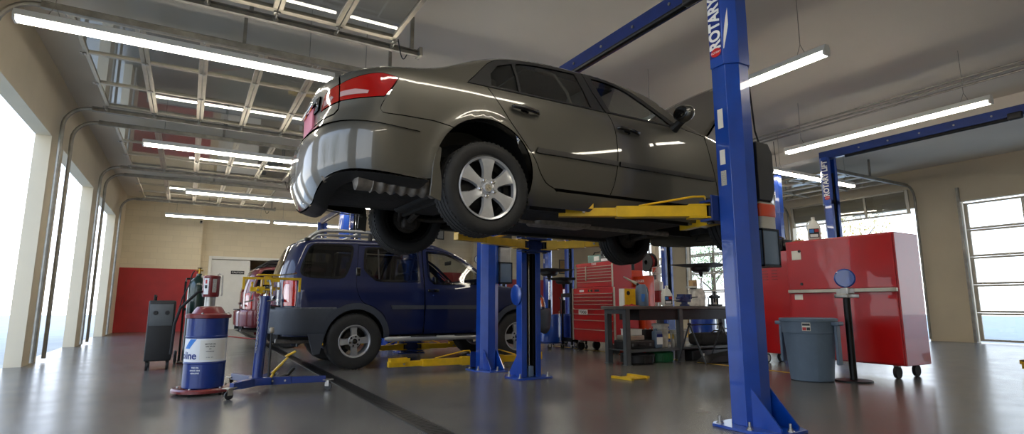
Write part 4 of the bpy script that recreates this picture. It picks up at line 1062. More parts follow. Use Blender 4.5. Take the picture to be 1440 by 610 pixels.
        MB().cyl((2.70, s_*.60, .36), (2.68, s_*.56, .85), .045, n=12).build('front_strut', 'blackmetal', t)
    # exhaust: ribbed silencer across the right rear, pipe forward, tail pipe
    pts = []; rs = []
    for i in range(121):
        a = i/120; pts.append((-.84+.60*a, -.62+.0*a, .345)); rs.append(0.068+.009*math.sin(a*2*PI*8)*(1 if .16 < a < .97 else 0))
    pts = [(-.855, -.62, .345)]+pts+[(-.225, -.62, .345)]; rs = [.03]+rs+[.03]
    mf = MB().tube(pts, rs, 24).build('silencer', 'exhaust', t, smooth=50)
    MB().tube([(-.24, -.62, .375), (-.12, -.55, .36), (-.02, -.42, .33), (.3, -.2, .29), (.8, -.05, .275), (2.6, -.02, .27)], .028, 12).build('exhaust_pipe', 'exhaust', mf)
    MB().tube([(-.86, -.60, .385), (-.95, -.56, .38), (-1.03, -.52, .345)], .026, 12).build('tail_pipe', 'exhaust', mf)
    MB().rbox(.9, 1.5, -.16, .10, .24, .33, .04).build('centre_silencer', 'exhaust', mf)
    # mud flap behind the right rear wheel
    for s_ in (-1, 1):
        c = MB(); pr = [(-.385, .58), (-.41, .45), (-.42, .33), (-.43, .23), (-.35, .20), (-.345, .33), (-.362, .45), (-.352, .56)]
        X = Matrix.Translation((0, s_*.905 if s_ < 0 else .905, 0)) @ Matrix(((1,0,0,0),(0,0,-1,0),(0,1,0,0),(0,0,0,1)))
        MB(X).prism(pr, -.018 if s_ < 0 else 0, .0 if s_ < 0 else .018).build('mud_flap', PA, t, bevel=.004)
        MB().box(-.41, -.39, s_*.90-.0, s_*.70, .22, .5).build('mud_flap_back', 'black', t) if False else None
    # ---- interior
    mb = MB(); mb.box(.42, 2.3, -.74, .74, .40, .44); mb.build('cabin_floor', 'cloth_dark', t)
    def seat(x, y, w_, rear=False):
        s_ = MB(TR(x, y, .44)).rbox(0, .52, -w_/2, w_/2, .12, .28, .05).build('seat_cushion', 'cloth', t)
        MB(TR(x, y, .66) @ rotm(0, -16, 0)).rbox(-.10, .04, -w_/2, w_/2, 0, .62 if not rear else .52, .05).build('seat_back', 'cloth', t)
        n_ = (0,) if not rear else (-.36, .36)
        for q in n_:
            MB(TR(x-(.20 if not rear else .17), y+q, 1.24 if not rear else 1.16)).rbox(-.05, .05, -.13, .13, 0, .18, .04).build('headrest', 'cloth', t)
    seat(1.38, -.37, .5); seat(1.38, .37, .5); seat(.42, 0, 1.25, True)
    MB().rbox(2.0, 2.36, -.72, .72, .80, 1.03, .06).build('dashboard', 'cloth_dark', t)
    MB(TR(1.93, .37, 1.0, 0, -65, 0)).lathe([(.18, -.012), (.192, 0), (.18, .012), (.168, 0), (.18, -.012)], 32).box(-.17, .17, -.02, .02, -.008, .008).build('steering_wheel', 'black', t)
    MB().box(-.42, .40, -.62, .62, 1.08, 1.10).build('parcel_shelf', 'cloth_dark', t)
    # b-pillar trims inside
    for s_ in (-1, 1): MB().tube([(1.08, s_*.80, 1.05), (1.08, s_*.70, 1.30), (1.08, s_*.60, 1.47)], .03, 8).build('inner_pillar', 'black', t)
    for s_ in (-1, 1): MB().tube([(.86, s_*.76, 1.05), (.83, s_*.70, 1.25), (.76, s_*.62, 1.42), (.6, s_*.58, 1.46)], .012, 8).build('seat_belt', 'cloth', t)
    MB().rbox(.55, 1.5, -.48, .48, 1.475, 1.49, .005).build('headliner', 'cloth', t)
    # ---- wheels
    for x, y, sd in ((0, -.80, -1), (0, .80, 1), (2.73, -.80, -1), (2.73, .80, 1)):
        wheel(t, 'wheel', x, y, .33, sd, .330, .235, 'cap', spin=30+ (17 if x else 0))
    return t
sonata()
# ================================================================ DARK BLUE SUV
SUV = Body(
 W=[(.38,.80),(.46,.85),(.60,.88),(.75,.893),(.87,.895),(1.0,.888),(1.12,.876),(1.22,.848),(1.45,.790),(1.72,.722),(1.90,.675)],
 plan=[(-1.2,.93),(-.8,.965),(-.3,.99),(.3,1.0),(2.0,1.0),(2.6,.99),(3.0,.96),(3.5,.88)],
 xr=[(.38,-.93),(.85,-.985),(1.2,-.985),(1.35,-.965),(1.54,-.91),(1.75,-.81),(1.86,-.72)],
 xf=[(.38,3.35),(.8,3.47),(1.0,3.43),(1.1,3.32),(1.2,3.2)],
 top=[(-2.2,1.77),(-.9,1.775),(-.6,1.81),(0,1.835),(.9,1.84),(1.2,1.825),(1.45,1.755),(1.76,1.61),(2.0,1.435),(2.28,1.235),(2.5,1.19),(3.2,1.13),(3.4,1.07),(3.7,1.02),(4.4,1.02)],
 S0=-.52, S1=2.9, b=.87, p0=3.4, p1=2.8, rs=.05)
SUV.arches = []
BUM = Body(
 W=[(.38,.80),(.45,.875),(.55,.905),(.75,.915),(.84,.912),(.9,.89)], plan=[(-1.2,.95),(-.8,.975),(-.3,.995),(.3,1.0),(2.4,1.0),(3.0,.98),(3.5,.9)],
 xr=[(.40,-1.0),(.5,-1.09),(.8,-1.10),(.86,-1.07)], xf=[(.3,3.45),(.5,3.58),(.75,3.6),(.85,3.56)],
 top=[(-2.2,.87),(4.6,.87)], S0=-.52, S1=2.9, b=.89, p0=3.2, p1=2.8, rs=.03)
BUM.arches = []
def suv(label, loc, P_='suvblue', CL='suvgrey', scale=1, rail='alloy'):
    t = thing('suv', label, 'car', loc, scale=scale)
    B = SUV; E0, E1 = B.E0, B.E1
    side = lambda: Chart(B.P, B.ztop); bum = lambda: Chart(BUM.P, BUM.ztop)
    fr = lambda a, b, n: [a+(b-a)*i/n for i in range(n+1)]
    up = lambda pts: [(s, B.ztop(s)) for s in pts]
    nr = lambda p: p[0] < E0+.03 or p[0] > E1-.03 or p[1] > B.ztop(p[0])-.004
    AR, FR = (.01, .42, .415), (2.65, .42, .415)
    ra = circ(*AR, 186, -4, 30); fa = circ(*FR, 186, -10, 30)
    rdoor_back = smooth_poly([(.05,1.755),(.03,1.5),(.01,1.3),(.015,1.1),(.10,.93),(.26,.86),(.40,.76),(.455,.62),(.46,.46)], n=3)
    lamp = [(-.80,.875),(-.79,1.215),(-.93,1.225),(-1.04,1.215),(-1.05,1.05),(-1.0,.95),(-1.02,.875)]
    hs = -1.10   # where the tailgate begins
    # quarter and body side
    qg = smooth_poly([(-.62,1.715),(-.3,1.735),(-.09,1.735),(-.045,1.70),(-.06,1.58),(-.10,1.43),(-.15,1.32),(-.22,1.275),(-.45,1.275),(-.64,1.285),(-.73,1.32),(-.745,1.40),(-.70,1.58)], closed=True, n=3)
    q = [(hs,.46)]+[(-.45,.46)]+ra+[(.45,.455)]+rdoor_back[::-1][1:]+[(.06,1.765)]+[(1.0,1.765),(1.5,1.70)]+[(2.10,1.34),(2.22,1.255)]+up(fr(2.2, hs, 60))
    c = side(); c.panel(q, holes=[qg, lamp], norim=nr); body = c.build('body_side', P_, t)
    c = side(); c.panel(inset(qg, -.02), holes=[inset(qg, .012)], off=.004, rim=.004, gap=0, step=.05); c.pair('window_rubber', 'blackgloss', body)
    c = side(); c.panel(qg, off=-.004, rim=0, gap=-.003, step=.08); c.pair('quarter_window', 'privacy', body)
    c = side(); c.panel(lamp, off=.008, gap=.003); lm = c.pair('tail_lamp', 'lampred', t)
    for side_i, sg in ((0, 1), (1, -1)):
        c = side(); c.panel([(-.90,.93),(-.90,1.17),(-.98,1.17),(-1.02,1.12),(-1.03,1.05),(-.99,.97)], off=.011, gap=0, rim=.003); 
        pr = c.pair('reversing_lens', 'lampclear', lm[side_i])
        bpy.data.objects.remove(pr[1-side_i])
    # sliver of side above the door windows is part of the body; the tailgate
    tg = [(hs,.88),(E0,.88),(E0,1.80),(hs,B.ztop(hs))]
    gl = smooth_poly([(-1.26,1.24),(E0-.4,1.24),(E0-.4,1.70),(-1.30,1.70)], n=2)
    c = side(); c.panel([(hs,.88),(E0,.88),(E0,1.255),(-1.20,1.255),(-1.20,1.70),(E0,1.70),(E0,1.76),(hs,1.76)], norim=nr); g_ = c.build('tailgate', P_, t)
    c = side(); c.panel([(-1.205,1.26),(E0,1.26),(E0,1.695),(-1.205,1.695)], off=-.002, rim=.004, norim=lambda p: p[0] < E0+.03); c.build('tailgate_glass', 'privacy', g_)
    c = side(); c.panel([(hs,.46),(E0,.46),(E0,.87),(hs,.87)], norim=nr); c.build('rear_valance', P_, t)
    MB(TR(-.995, -.62, .95)).rbox(-.012, .004, -.09, .09, -.02, .02, .004).build('name_badge', 'decal_white', g_)
    MB(TR(-.992, 0, 1.0)).rbox(-.02, .004, -.25, .25, -.03, .02, .01).build('tailgate_handle', 'blackgloss', g_)
    # doors
    fdoor_front = smooth_poly([(2.20,1.26),(2.215,1.1),(2.22,.95),(2.20,.80),(2.17,.60),(2.16,.46)], n=3)
    rd = rdoor_back+[(1.025,.46),(1.03,1.0),(1.02,1.76),(.06,1.76)]
    fd = [(1.035,.46)]+[(1.04,1.0),(1.03,1.76),(1.46,1.705),(1.72,1.59),(1.95,1.435),(2.12,1.30)]+fdoor_front
    rw = smooth_poly([(.19,1.712),(.5,1.722),(.90,1.715),(.945,1.68),(.955,1.45),(.95,1.275),(.92,1.245),(.6,1.24),(.33,1.245),(.26,1.28),(.155,1.38),(.135,1.45),(.15,1.65)], closed=True, n=3)
    fw = smooth_poly([(1.11,1.66),(1.14,1.69),(1.35,1.685),(1.50,1.645),(1.72,1.535),(1.93,1.385),(2.08,1.265),(2.07,1.235),(1.7,1.22),(1.25,1.215),(1.17,1.24),(1.12,1.32)], closed=True, n=3)
    for nm, poly, win, gm in (('rear_door', rd, rw, 'privacy'), ('front_door', fd, fw, 'tint')):
        c = side(); c.panel(poly, holes=[win]); ds = c.pair(nm, P_, t)
        for i, sg in enumerate((-1, 1)):
            def keep(ch, name, m):
                pr = ch.pair(name, m, ds[i]); bpy.data.objects.remove(pr[1-i])
            c = side(); c.panel(inset(win, -.018), holes=[inset(win, .014)], off=.004, rim=.004, gap=0, step=.05); keep(c, 'window_rubber', 'blackgloss')
            c = side(); c.panel(win, off=-.005, rim=0, gap=-.003, step=.09); keep(c, 'window_glass', gm)
            if nm == 'rear_door':
                c = side(); c.panel([(.33,1.25),(.35,1.25),(.35,1.715),(.33,1.715)], off=.002, rim=.006, gap=0); keep(c, 'window_divider', 'black')
            m_ = [(.53,.83),(1.02,.83),(1.02,.885),(.51,.885)] if nm == 'rear_door' else [(1.05,.83),(2.19,.83),(2.20,.885),(1.05,.885)]
            c = side(); c.panel(m_, off=.018, rim=.02, gap=0, step=.08); keep(c, 'side_moulding', CL)
            hx, hz = (.035, 1.36) if nm == 'rear_door' else (1.17, 1.105)
            p = Vector(B.P(hx, hz)); X = Matrix.Translation((p.x, p.y*(-sg), p.z))
            if nm == 'rear_door': MB(X).rbox(-.035, .035, -.02, .02, -.06, .06, .012).build('door_handle', 'blackgloss', ds[i])
            else:
                MB(X).rbox(-.09, .09, -.022, .022, -.022, .022, .012).build('door_handle', 'blackgloss', ds[i])
                MB(X @ Matrix.Translation((0, 0, -.07))).cyl((0, -.008, 0), (0, .008, 0), .012, n=12).build('door_lock', 'chrome', ds[i])
                p = Vector(B.P(2.0, 1.28)); X = Matrix.Translation((p.x, p.y*(-sg), p.z))
                MB(X).rbox(-.09, .03, min(0, sg*.22), max(0, sg*.22), -.02, .14, .03).build('mirror_housing', 'black', ds[i])
                MB(X).rbox(-.094, -.088, min(sg*.03, sg*.2), max(sg*.03, sg*.2), 0, .12, .002).build('mirror_glass', 'chrome', ds[i])
    # fender
    fen = [(2.235,1.235)]+[(2.23,1.1),(2.235,.95),(2.215,.80),(2.19,.60),(2.17,.46),(2.235,.40)]+fa[:-2]+[(3.14,.60),(E1,.62),(E1,1.0)]+up(fr(3.8, 2.27, 40))
    c = side(); c.panel(fen, norim=nr); c.build('front_fender', P_, t)
    # grey flares, rear bumper, mud flaps
    def ring(AR_, a0, a1, ro):
        return circ(AR_[0], AR_[1], AR_[2]-.004, a0, a1, 30)+circ(AR_[0], AR_[1], ro, a1, a0, 30)
    for AR_ in (AR, FR):
        c = Chart(B.P, B.ztop); c.panel(ring(AR_, 176, 2, .495), off=.032, rim=.05, gap=0, step=.03); c.pair('wheel_arch_flare', CL, t)
    bp = [(-.40,.40)]+circ(.01, .42, .42, 184, 118, 10)+[(-.27,.862)]+[(-.5,.862),(-.8,.862),(BUM.E0,.862),(BUM.E0,.52),(-1.3,.50),(-.9,.49),(-.6,.47),(-.5,.44)]
    c = bum(); c.panel(bp, off=0, norim=lambda p: p[0] < BUM.E0+.03, rim=.03); rb = c.build('rear_bumper', CL, t)
    MB().rbox(-1.08, -.86, -.6, .6, .845, .868, .01).build('bumper_step', 'black', rb)
    fb = [(3.07,.45)]+circ(2.65, .42, .42, -2, 40, 8)+[(3.0,.80),(3.3,.84),(BUM.E1,.84),(BUM.E1,.42),(3.3,.40)]
    c = bum(); c.panel(fb, norim=lambda p: p[0] > BUM.E1-.03, rim=.03); fbm = c.build('front_bumper', CL, t)
    c = side(); c.panel([(3.25,.86),(3.75,.86),(3.75,.99),(3.25,1.02)], off=.006); c.pair('headlamp', 'lampclear', t)
    c = side(); c.panel([(3.12,.86),(3.24,.86),(3.24,1.015),(3.12,1.03)], off=.006); c.pair('indicator', 'lampamber', t)
    c = side(); c.panel([(3.80,.86),(E1,.86),(E1,.985),(3.80,.985)], off=.004, norim=lambda p: p[0] > E1-.03); c.build('grille', 'blackgloss', t)
    for s_ in (-1, 1):
        X = Matrix.Translation((0, s_*.90, 0)) @ Matrix(((1,0,0,0),(0,0,-1,0),(0,1,0,0),(0,0,0,1)))
        MB(X).prism([(-.63, .50), (-.405, .50), (-.435, .36), (-.462, .235), (-.55, .225), (-.585, .34)], -.012, .012).build('mud_flap', CL, t, bevel=.004)
        MB().box(-.49, -.475, min(s_*.70, s_*.90), max(s_*.70, s_*.90), .23, .5).build('mud_flap_back', 'black', t)
        X = Matrix.Translation((2.21, s_*.80, .24)) @ rotm(0, -5, 0)
        MB(X).rbox(-.012, .012, -.1, .1, 0, .24, .01).build('front_mud_flap', CL, t)
        # step bar
        mb = MB(); mb.tube([(.42, s_*.93, .41), (.47, s_*.94, .405), (1.2, s_*.94, .405), (2.1, s_*.94, .405), (2.18, s_*.92, .41)], [.02, .036, .036, .036, .02], 16)
        sb = mb.build('step_bar', 'alloy', t)
        for x in (.7, 1.3, 1.9): MB().tube([(x, s_*.93, .405), (x, s_*.7, .44)], .018, 8).build('step_bracket', 'blackmetal', sb)
        MB().rbox(.8, 1.2, s_*.94-.035, s_*.94+.035, .43, .445, .006).build('step_tread', 'black', sb); MB().rbox(1.5, 1.9, s_*.94-.035, s_*.94+.035, .43, .445, .006).build('step_tread', 'black', sb)
        for ax in (.01, 2.65):
            mb = MB(Matrix.Translation((ax, s_*.86, .42)) @ rotm(90*s_, 0, 0))
            a0 = 0 if s_ > 0 else PI
            mb.lathe([(.412, .0), (.43, .03), (.43, .36), (.2, .37)], 40, a0=a0, a1=a0+PI); mb.build('wheel_arch_liner', 'black', t)
    # roof sheet, windscreen, bonnet
    def topfn(u, v):
        e = B.P(u, B.ztop(u)-.0004)
        k = interp([(E0,0),(-.9,.015),(-.3,.03),(1.2,.03),(1.9,.04),(2.3,.03),(3.3,.03),(E1,0)], u)
        bow = interp([(E0,0),(-.6,0),(1.2,.03),(1.6,.12),(2.2,.16),(2.5,.05),(3,0)], u)
        return (e[0]+bow*(1-v*v), e[1]*(-v), e[2]+k*(1-v*v))
    T_ = lambda: Chart(topfn)
    c = T_(); c.panel([(E0,-1),(2.30,-1),(2.30,1),(E0,1)], holes=[[(1.28,-.86),(2.16,-.92),(2.16,.92),(1.28,.86)]], step=.09, gap=0, mirror=False, rim=0, flip=True); c.build('roof', P_, t)
    c = T_(); c.panel([(1.27,-.87),(2.17,-.93),(2.17,.93),(1.27,.87)], step=.1, gap=0, mirror=False, rim=0, off=-.004, flip=True); c.build('windscreen', 'clearglass', t)
    c = T_(); c.panel([(2.31,-1),(E1,-1),(E1,1),(2.31,1)], step=.09, gap=.002, mirror=False, rim=0, flip=True); c.build('bonnet', P_, t)
    # roof rack
    for s_ in (-1, 1):
        mb = MB(); pts = [(-.66, s_*.60, 1.80), (-.60, s_*.60, 1.87), (-.50, s_*.60, 1.93), (-.38, s_*.60, 1.955), (0, s_*.60, 1.965), (.6, s_*.60, 1.965), (1.0, s_*.60, 1.95), (1.12, s_*.60, 1.86)]
        mb.tube(smooth3(pts), .026, 12); r_ = mb.build('roof_rail', rail, t)
        for x in (.25, .95): MB().rbox(x-.03, x+.03, s_*.60-.02, s_*.60+.02, 1.80, 1.95, .01).build('rail_foot', 'black', r_)
        MB().rbox(-.69, -.62, s_*.60-.035, s_*.60+.035, 1.79, 1.84, .015).build('rail_foot', 'black', r_)
        mb = MB(); mb.tube(smooth3([(-.56, s_*.44, 1.83), (-.50, s_*.46, 1.87), (-.40, s_*.50, 1.90), (.6, s_*.52, 1.91)]), .02, 10); mb.build('inner_rail', rail, t)
    for x in (-.45, .1, .55):
        MB().tube([(x, -.60, 1.955), (x, .60, 1.955)], .018, 10).build('cross_bar', rail, t)
    MB().prism([(.55, 1.845), (1.15, 1.83), (1.12, 1.87), (.95, 1.97), (.6, 1.985), (.55, 1.96)], -.56, .56, Matrix(((1,0,0,0),(0,0,1,0),(0,1,0,0),(0,0,0,1)))).build('rack_basket_fairing', 'black', t, bevel=.01)
    # chassis, axle, spare wheel, exhaust
    mb = MB()
    for s_ in (-1, 1): mb.box(-.95, 3.3, s_*.45-.04, s_*.45+.04, .40, .50)
    mb.box(-.5, 2.6, -.70, .70, .47, .50); mb.build('chassis', 'under', t)
    MB().tube([(.01, -.62, .37), (.01, .62, .37)], .045, 12).sphere((.01, .05, .37), .13, 14, 10).build('rear_axle', 'under', t)
    MB().lathe([(.0001, -.09), (.2, -.09), (.24, -.11), (.34, -.1), (.37, -.05), (.37, .05), (.34, .1), (.24, .11), (.0001, .1)], 36, TR(-.62, 0, .47, 0, 0, 0)).build('spare_wheel', 'rubber', t)
    MB().rbox(-1.07, -.95, -.04, .04, .42, .50, .01).build('tow_hitch', 'black', t)
    MB().tube([(-.2, -.35, .38), (-.7, -.45, .38), (-.98, -.5, .40)], .03, 10).build('exhaust_pipe', 'exhaust', t)
    # cabin
    MB().box(-.9, 2.3, -.76, .76, .50, .56).build('cabin_floor', 'cloth_dark', t)
    def seat(x, y, w_):
        MB(TR(x, y, .56)).rbox(0, .5, -w_/2, w_/2, .15, .32, .05).build('seat_cushion', 'cloth_dark', t)
        MB(TR(x, y, .82) @ rotm(0, -14, 0)).rbox(-.10, .03, -w_/2, w_/2, 0, .62, .05).build('seat_back', 'cloth_dark', t)
        for q in ((0,) if w_ < .8 else (-.35, .35)): MB(TR(x-.19, y+q, 1.43)).rbox(-.05, .05, -.12, .12, 0, .17, .04).build('headrest', 'cloth_dark', t)
    seat(1.28, -.36, .5); seat(1.28, .36, .5); seat(.4, 0, 1.3)
    MB().rbox(1.95, 2.3, -.74, .74, .95, 1.20, .06).build('dashboard', 'cloth_dark', t)
    MB(TR(1.85, .36, 1.16, 0, -62, 0)).lathe([(.18, -.012), (.192, 0), (.18, .012), (.168, 0), (.18, -.012)], 32).box(-.17, .17, -.02, .02, -.008, .008).build('steering_wheel', 'black', t)
    MB(TR(1.78, 0, 1.60)).rbox(-.01, .02, -.12, .12, -.035, .035, .02).build('rear_view_mirror', 'black', t)
    for s_ in (-1, 1):
        MB().tube([(1.03, s_*.80, 1.2), (1.03, s_*.72, 1.5), (1.02, s_*.66, 1.74)], .03, 8).build('inner_pillar', 'cloth_dark', t)
        MB().tube([(.0, s_*.80, 1.2), (.03, s_*.72, 1.5), (.04, s_*.66, 1.74)], .03, 8).build('inner_pillar', 'cloth_dark', t)
        MB().tube([(.92, s_*.72, 1.62), (.86, s_*.74, 1.4), (.84, s_*.76, 1.1)], .012, 8).build('seat_belt', 'cloth', t)
    MB().rbox(-.6, 1.3, -.55, .55, 1.785, 1.80, .005).build('headliner', 'cloth_dark', t)
    for x, y, sd in ((.01, -.77, -1), (.01, .77, 1), (2.65, -.77, -1), (2.65, .77, 1)):
        wheel(t, 'wheel', x, y, .388, sd, .388, .255, 'alloy', spin=2)
    return t
def smooth3(pts, n=4):
    out = []; N = len(pts); P3 = [Vector(p) for p in pts]
    for i in range(N-1):
        p0 = P3[max(i-1, 0)]; p1 = P3[i]; p2 = P3[i+1]; p3 = P3[min(i+2, N-1)]
        for k in range(n):
            t = k/n; out.append(.5*((2*p1)+(-p0+p2)*t+(2*p0-5*p1+4*p2-p3)*t*t+(-p0+3*p1-3*p2+p3)*t**3))
    out.append(P3[-1]); return out
suv('dark blue SUV with grey bumpers and a silver roof rack, parked beneath the raised sedan', (2.061, 8.849, 0))
suv('burgundy SUV parked beyond the blue one, its tail showing left of the blue jack post', (1.88, 13.25, 0), 'burgundy', 'burgundy', .92, 'black')
# ================================================================ SHOP FURNITURE AND TOOLS
# ---- oil drum on its round dolly with a pump, at the left
def wrap_text(name, txt, size, m, parent, cx_, cy_, R, z, ang, bold=0, sx=1, align='CENTER'):
    # lettering laid round a cylinder; ang = direction (radians) of the text's anchor seen from the axis
    o = text_mesh(name, txt, size, m, parent, Matrix.Identity(4), depth=.0004, bold=bold, sx=sx, align_x=align)
    bm = bmesh.new(); bm.from_mesh(o.data); bmesh.ops.triangulate(bm, faces=bm.faces)
    for _ in range(2):
        bmesh.ops.subdivide_edges(bm, edges=[e for e in bm.edges if abs(e.verts[0].co.x-e.verts[1].co.x) > .012], cuts=1)
        bmesh.ops.triangulate(bm, faces=bm.faces)
    for v in bm.verts:
        a = ang+v.co.x/R; r_ = R+.0012+v.co.z; v.co = Vector((cx_+r_*math.cos(a), cy_+r_*math.sin(a), z+v.co.y))
    bm.to_mesh(o.data); bm.free(); return o
def patch(name, m, parent, cx_, cy_, R, z0, z1, a0, a1, n=12, slant=0, top=None):
    mb = MB(); vs = []; fs = []; J = 8
    for i in range(n+1):
        a = a0+(a1-a0)*i/n
        for k in range(J+1):
            aa = a+slant*k/J/R; vs.append((cx_+R*math.cos(aa), cy_+R*math.sin(aa), z0+(z1-z0)*k/J))
    fs = [(i*(J+1)+k, (i+1)*(J+1)+k, (i+1)*(J+1)+k+1, i*(J+1)+k+1) for i in range(n) for k in range(J)]
    return mb.add(vs, fs).build(name, m, parent, smooth=60)
def drum():
    t = thing('oil_drum', 'blue oil drum with a white lettered label and a maroon lid, standing at left', 'drum', (.205, 6.68, 0))
    R = .192
    MB().lathe([(.0001, .06), (R-.012, .06), (R, .07), (R, .30), (R+.005, .306), (R+.005, .316), (R, .322), (R, .56), (R+.005, .566), (R+.005, .576), (R, .582), (R, .755), (R+.008, .762), (R+.008, .775), (R-.01, .78), (.0001, .77)], 64).build('body', 'blue2', t, smooth=30)
    MB().lathe([(R+.0012, .325), (R+.0012, .555)], 64).build('label_band', 'decal_white', t)
    # maroon lid with a raised boss
    ld = MB().lathe([(R+.012, .755), (R+.022, .76), (R+.024, .79), (R+.012, .80), (.155, .806), (.13, .85), (.11, .872), (.05, .88), (.0001, .88)], 56).build('lid', 'maroon', t, smooth=30)
    for k in range(3):
        a = k*2.1-1.9; MB(Matrix.Translation((.19*math.cos(a), .19*math.sin(a), .80))).lathe([(.0001, .014), (.008, .013), (.012, .004), (.012, 0)], 12).build('lid_screw', 'galv', ld)
    # dolly
    dl = MB().lathe([(.0001, .058), (.22, .058), (.25, .066), (.27, .066), (.285, .05), (.285, .028), (.25, .02), (.0001, .02)], 56).build('dolly', 'maroon', t, smooth=30)
    for k in range(5):
        a = 2*PI*k/5+.4; X = Matrix.Translation((.23*math.cos(a), .23*math.sin(a), 0))
        MB(X).cyl((-.012, 0, .014), (.012, 0, .014), .014, n=16).box(-.016, .016, -.008, .008, .014, .03).build('caster', 'black', dl)
        MB(X @ Matrix.Translation((0, 0, .062))).lathe([(.0001, .014), (.010, .012), (.014, 0)], 10).build('dolly_bolt', 'galv', dl)
    # pump
    MB().cyl((0, 0, .87), (0, 0, 1.0), .05, n=24).build('pump_neck', 'galv', t)
    pm = MB().lathe([(.0001, .97), (.075, .975), (.08, .99), (.08, 1.17), (.083, 1.175), (.083, 1.19), (.07, 1.197), (.0001, 1.2)], 36).build('pump_body', 'maroon', t, smooth=30)
    va = math.atan2(-6.68, -.205)      # towards the camera
    patch('pump_label', 'decal_white', pm, 0, 0, .0815, 1.0, 1.165, va-.95, va-.3)
    patch('pump_label_picture', 'decal_red', pm, 0, 0, .0822, 1.11, 1.15, va-.75, va-.5, 4)
    patch('pump_label_picture', 'decal_black', pm, 0, 0, .0822, 1.06, 1.095, va-.8, va-.45, 4)
    patch('pump_label', 'paperprint', pm, 0, 0, .0815, 1.02, 1.16, va+.15, va+.65)
    MB().tube([(.05, .0, 1.20), (.07, 0, 1.215), (.10, -.02, 1.20), (.105, -.02, 1.0), (.10, -.02, .985)], .008, 8).build('pump_bracket', 'galv', pm)
    MB().tube([(-.06, 0, 1.03), (-.12, -.03, 1.02), (-.2, -.05, .93), (-.26, -.04, .86), (-.30, .0, .70), (-.31, .05, .4)], .014, 10).build('pump_hose', 'rubber', pm)
    # lettering wrapped on the band: reads along increasing angle from the left
    wrap_text('label_text', 'Valvoline', .10, 'decal_blue', t, 0, 0, R+.0012, .385, va-.42, bold=.0025, align='RIGHT')
    for k, (a_, b_, m_) in enumerate(((-1.2, -.85, 'decal_ltblue'),)):
        patch('label_flash', m_, t, 0, 0, R+.002, .455, .55, va+a_, va+b_, 5, slant=.075)
    patch('label_flash', 'decal_red', t, 0, 0, R+.002, .44, .535, va-1.75, va-1.45, 5, slant=-.05)
    patch('label_panel', 'paper', t, 0, 0, R+.0022, .345, .54, va-.28, va+1.1)
    for i, (tx, sz) in enumerate((('MOTOR OIL', .018), ('SAE 5W-20', .018), ('API', .014), ('HIGH MILEAGE', .011))):
        wrap_text('label_text', tx, sz, 'decal_black', t, 0, 0, R+.003, .50-.024*i, va+.2, bold=.0004)
    wrap_text('label_text', '16 GAL / 60 L', .012, 'decal_black', t, 0, 0, R+.003, .37, va+.2)
    for i in range(3): wrap_text('drum_text', ('THE OIL', 'SINCE 1866', 'GENUINE')[i], .02, 'decal_white', t, 0, 0, R, .27-.027*i, va-.45, bold=.0006)
    return t
drum()

# ---- caster, shared
def caster(mb_parent, x, y, r=.04, h=.10, ang=0):
    X = Matrix.Translation((x, y, 0)) @ rotm(0, 0, ang)
    o = MB(X).cyl((-.012, 0, r), (.012, 0, r), r, n=20).lathe([(.0001, -.013), (r*.45, -.014), (r*.45, .014), (.0001, .013)], 16, Matrix.Translation((0, 0, r)) @ rotm(0, 90, 0)).build('caster', 'black', mb_parent)
    MB(X).box(-.02, -.014, -.014, .03, r, h-.008).box(.014, .02, -.014, .03, r, h-.008).box(-.03, .03, -.02, .045, h-.008, h).build('caster_fork', 'galv', o)
    return o
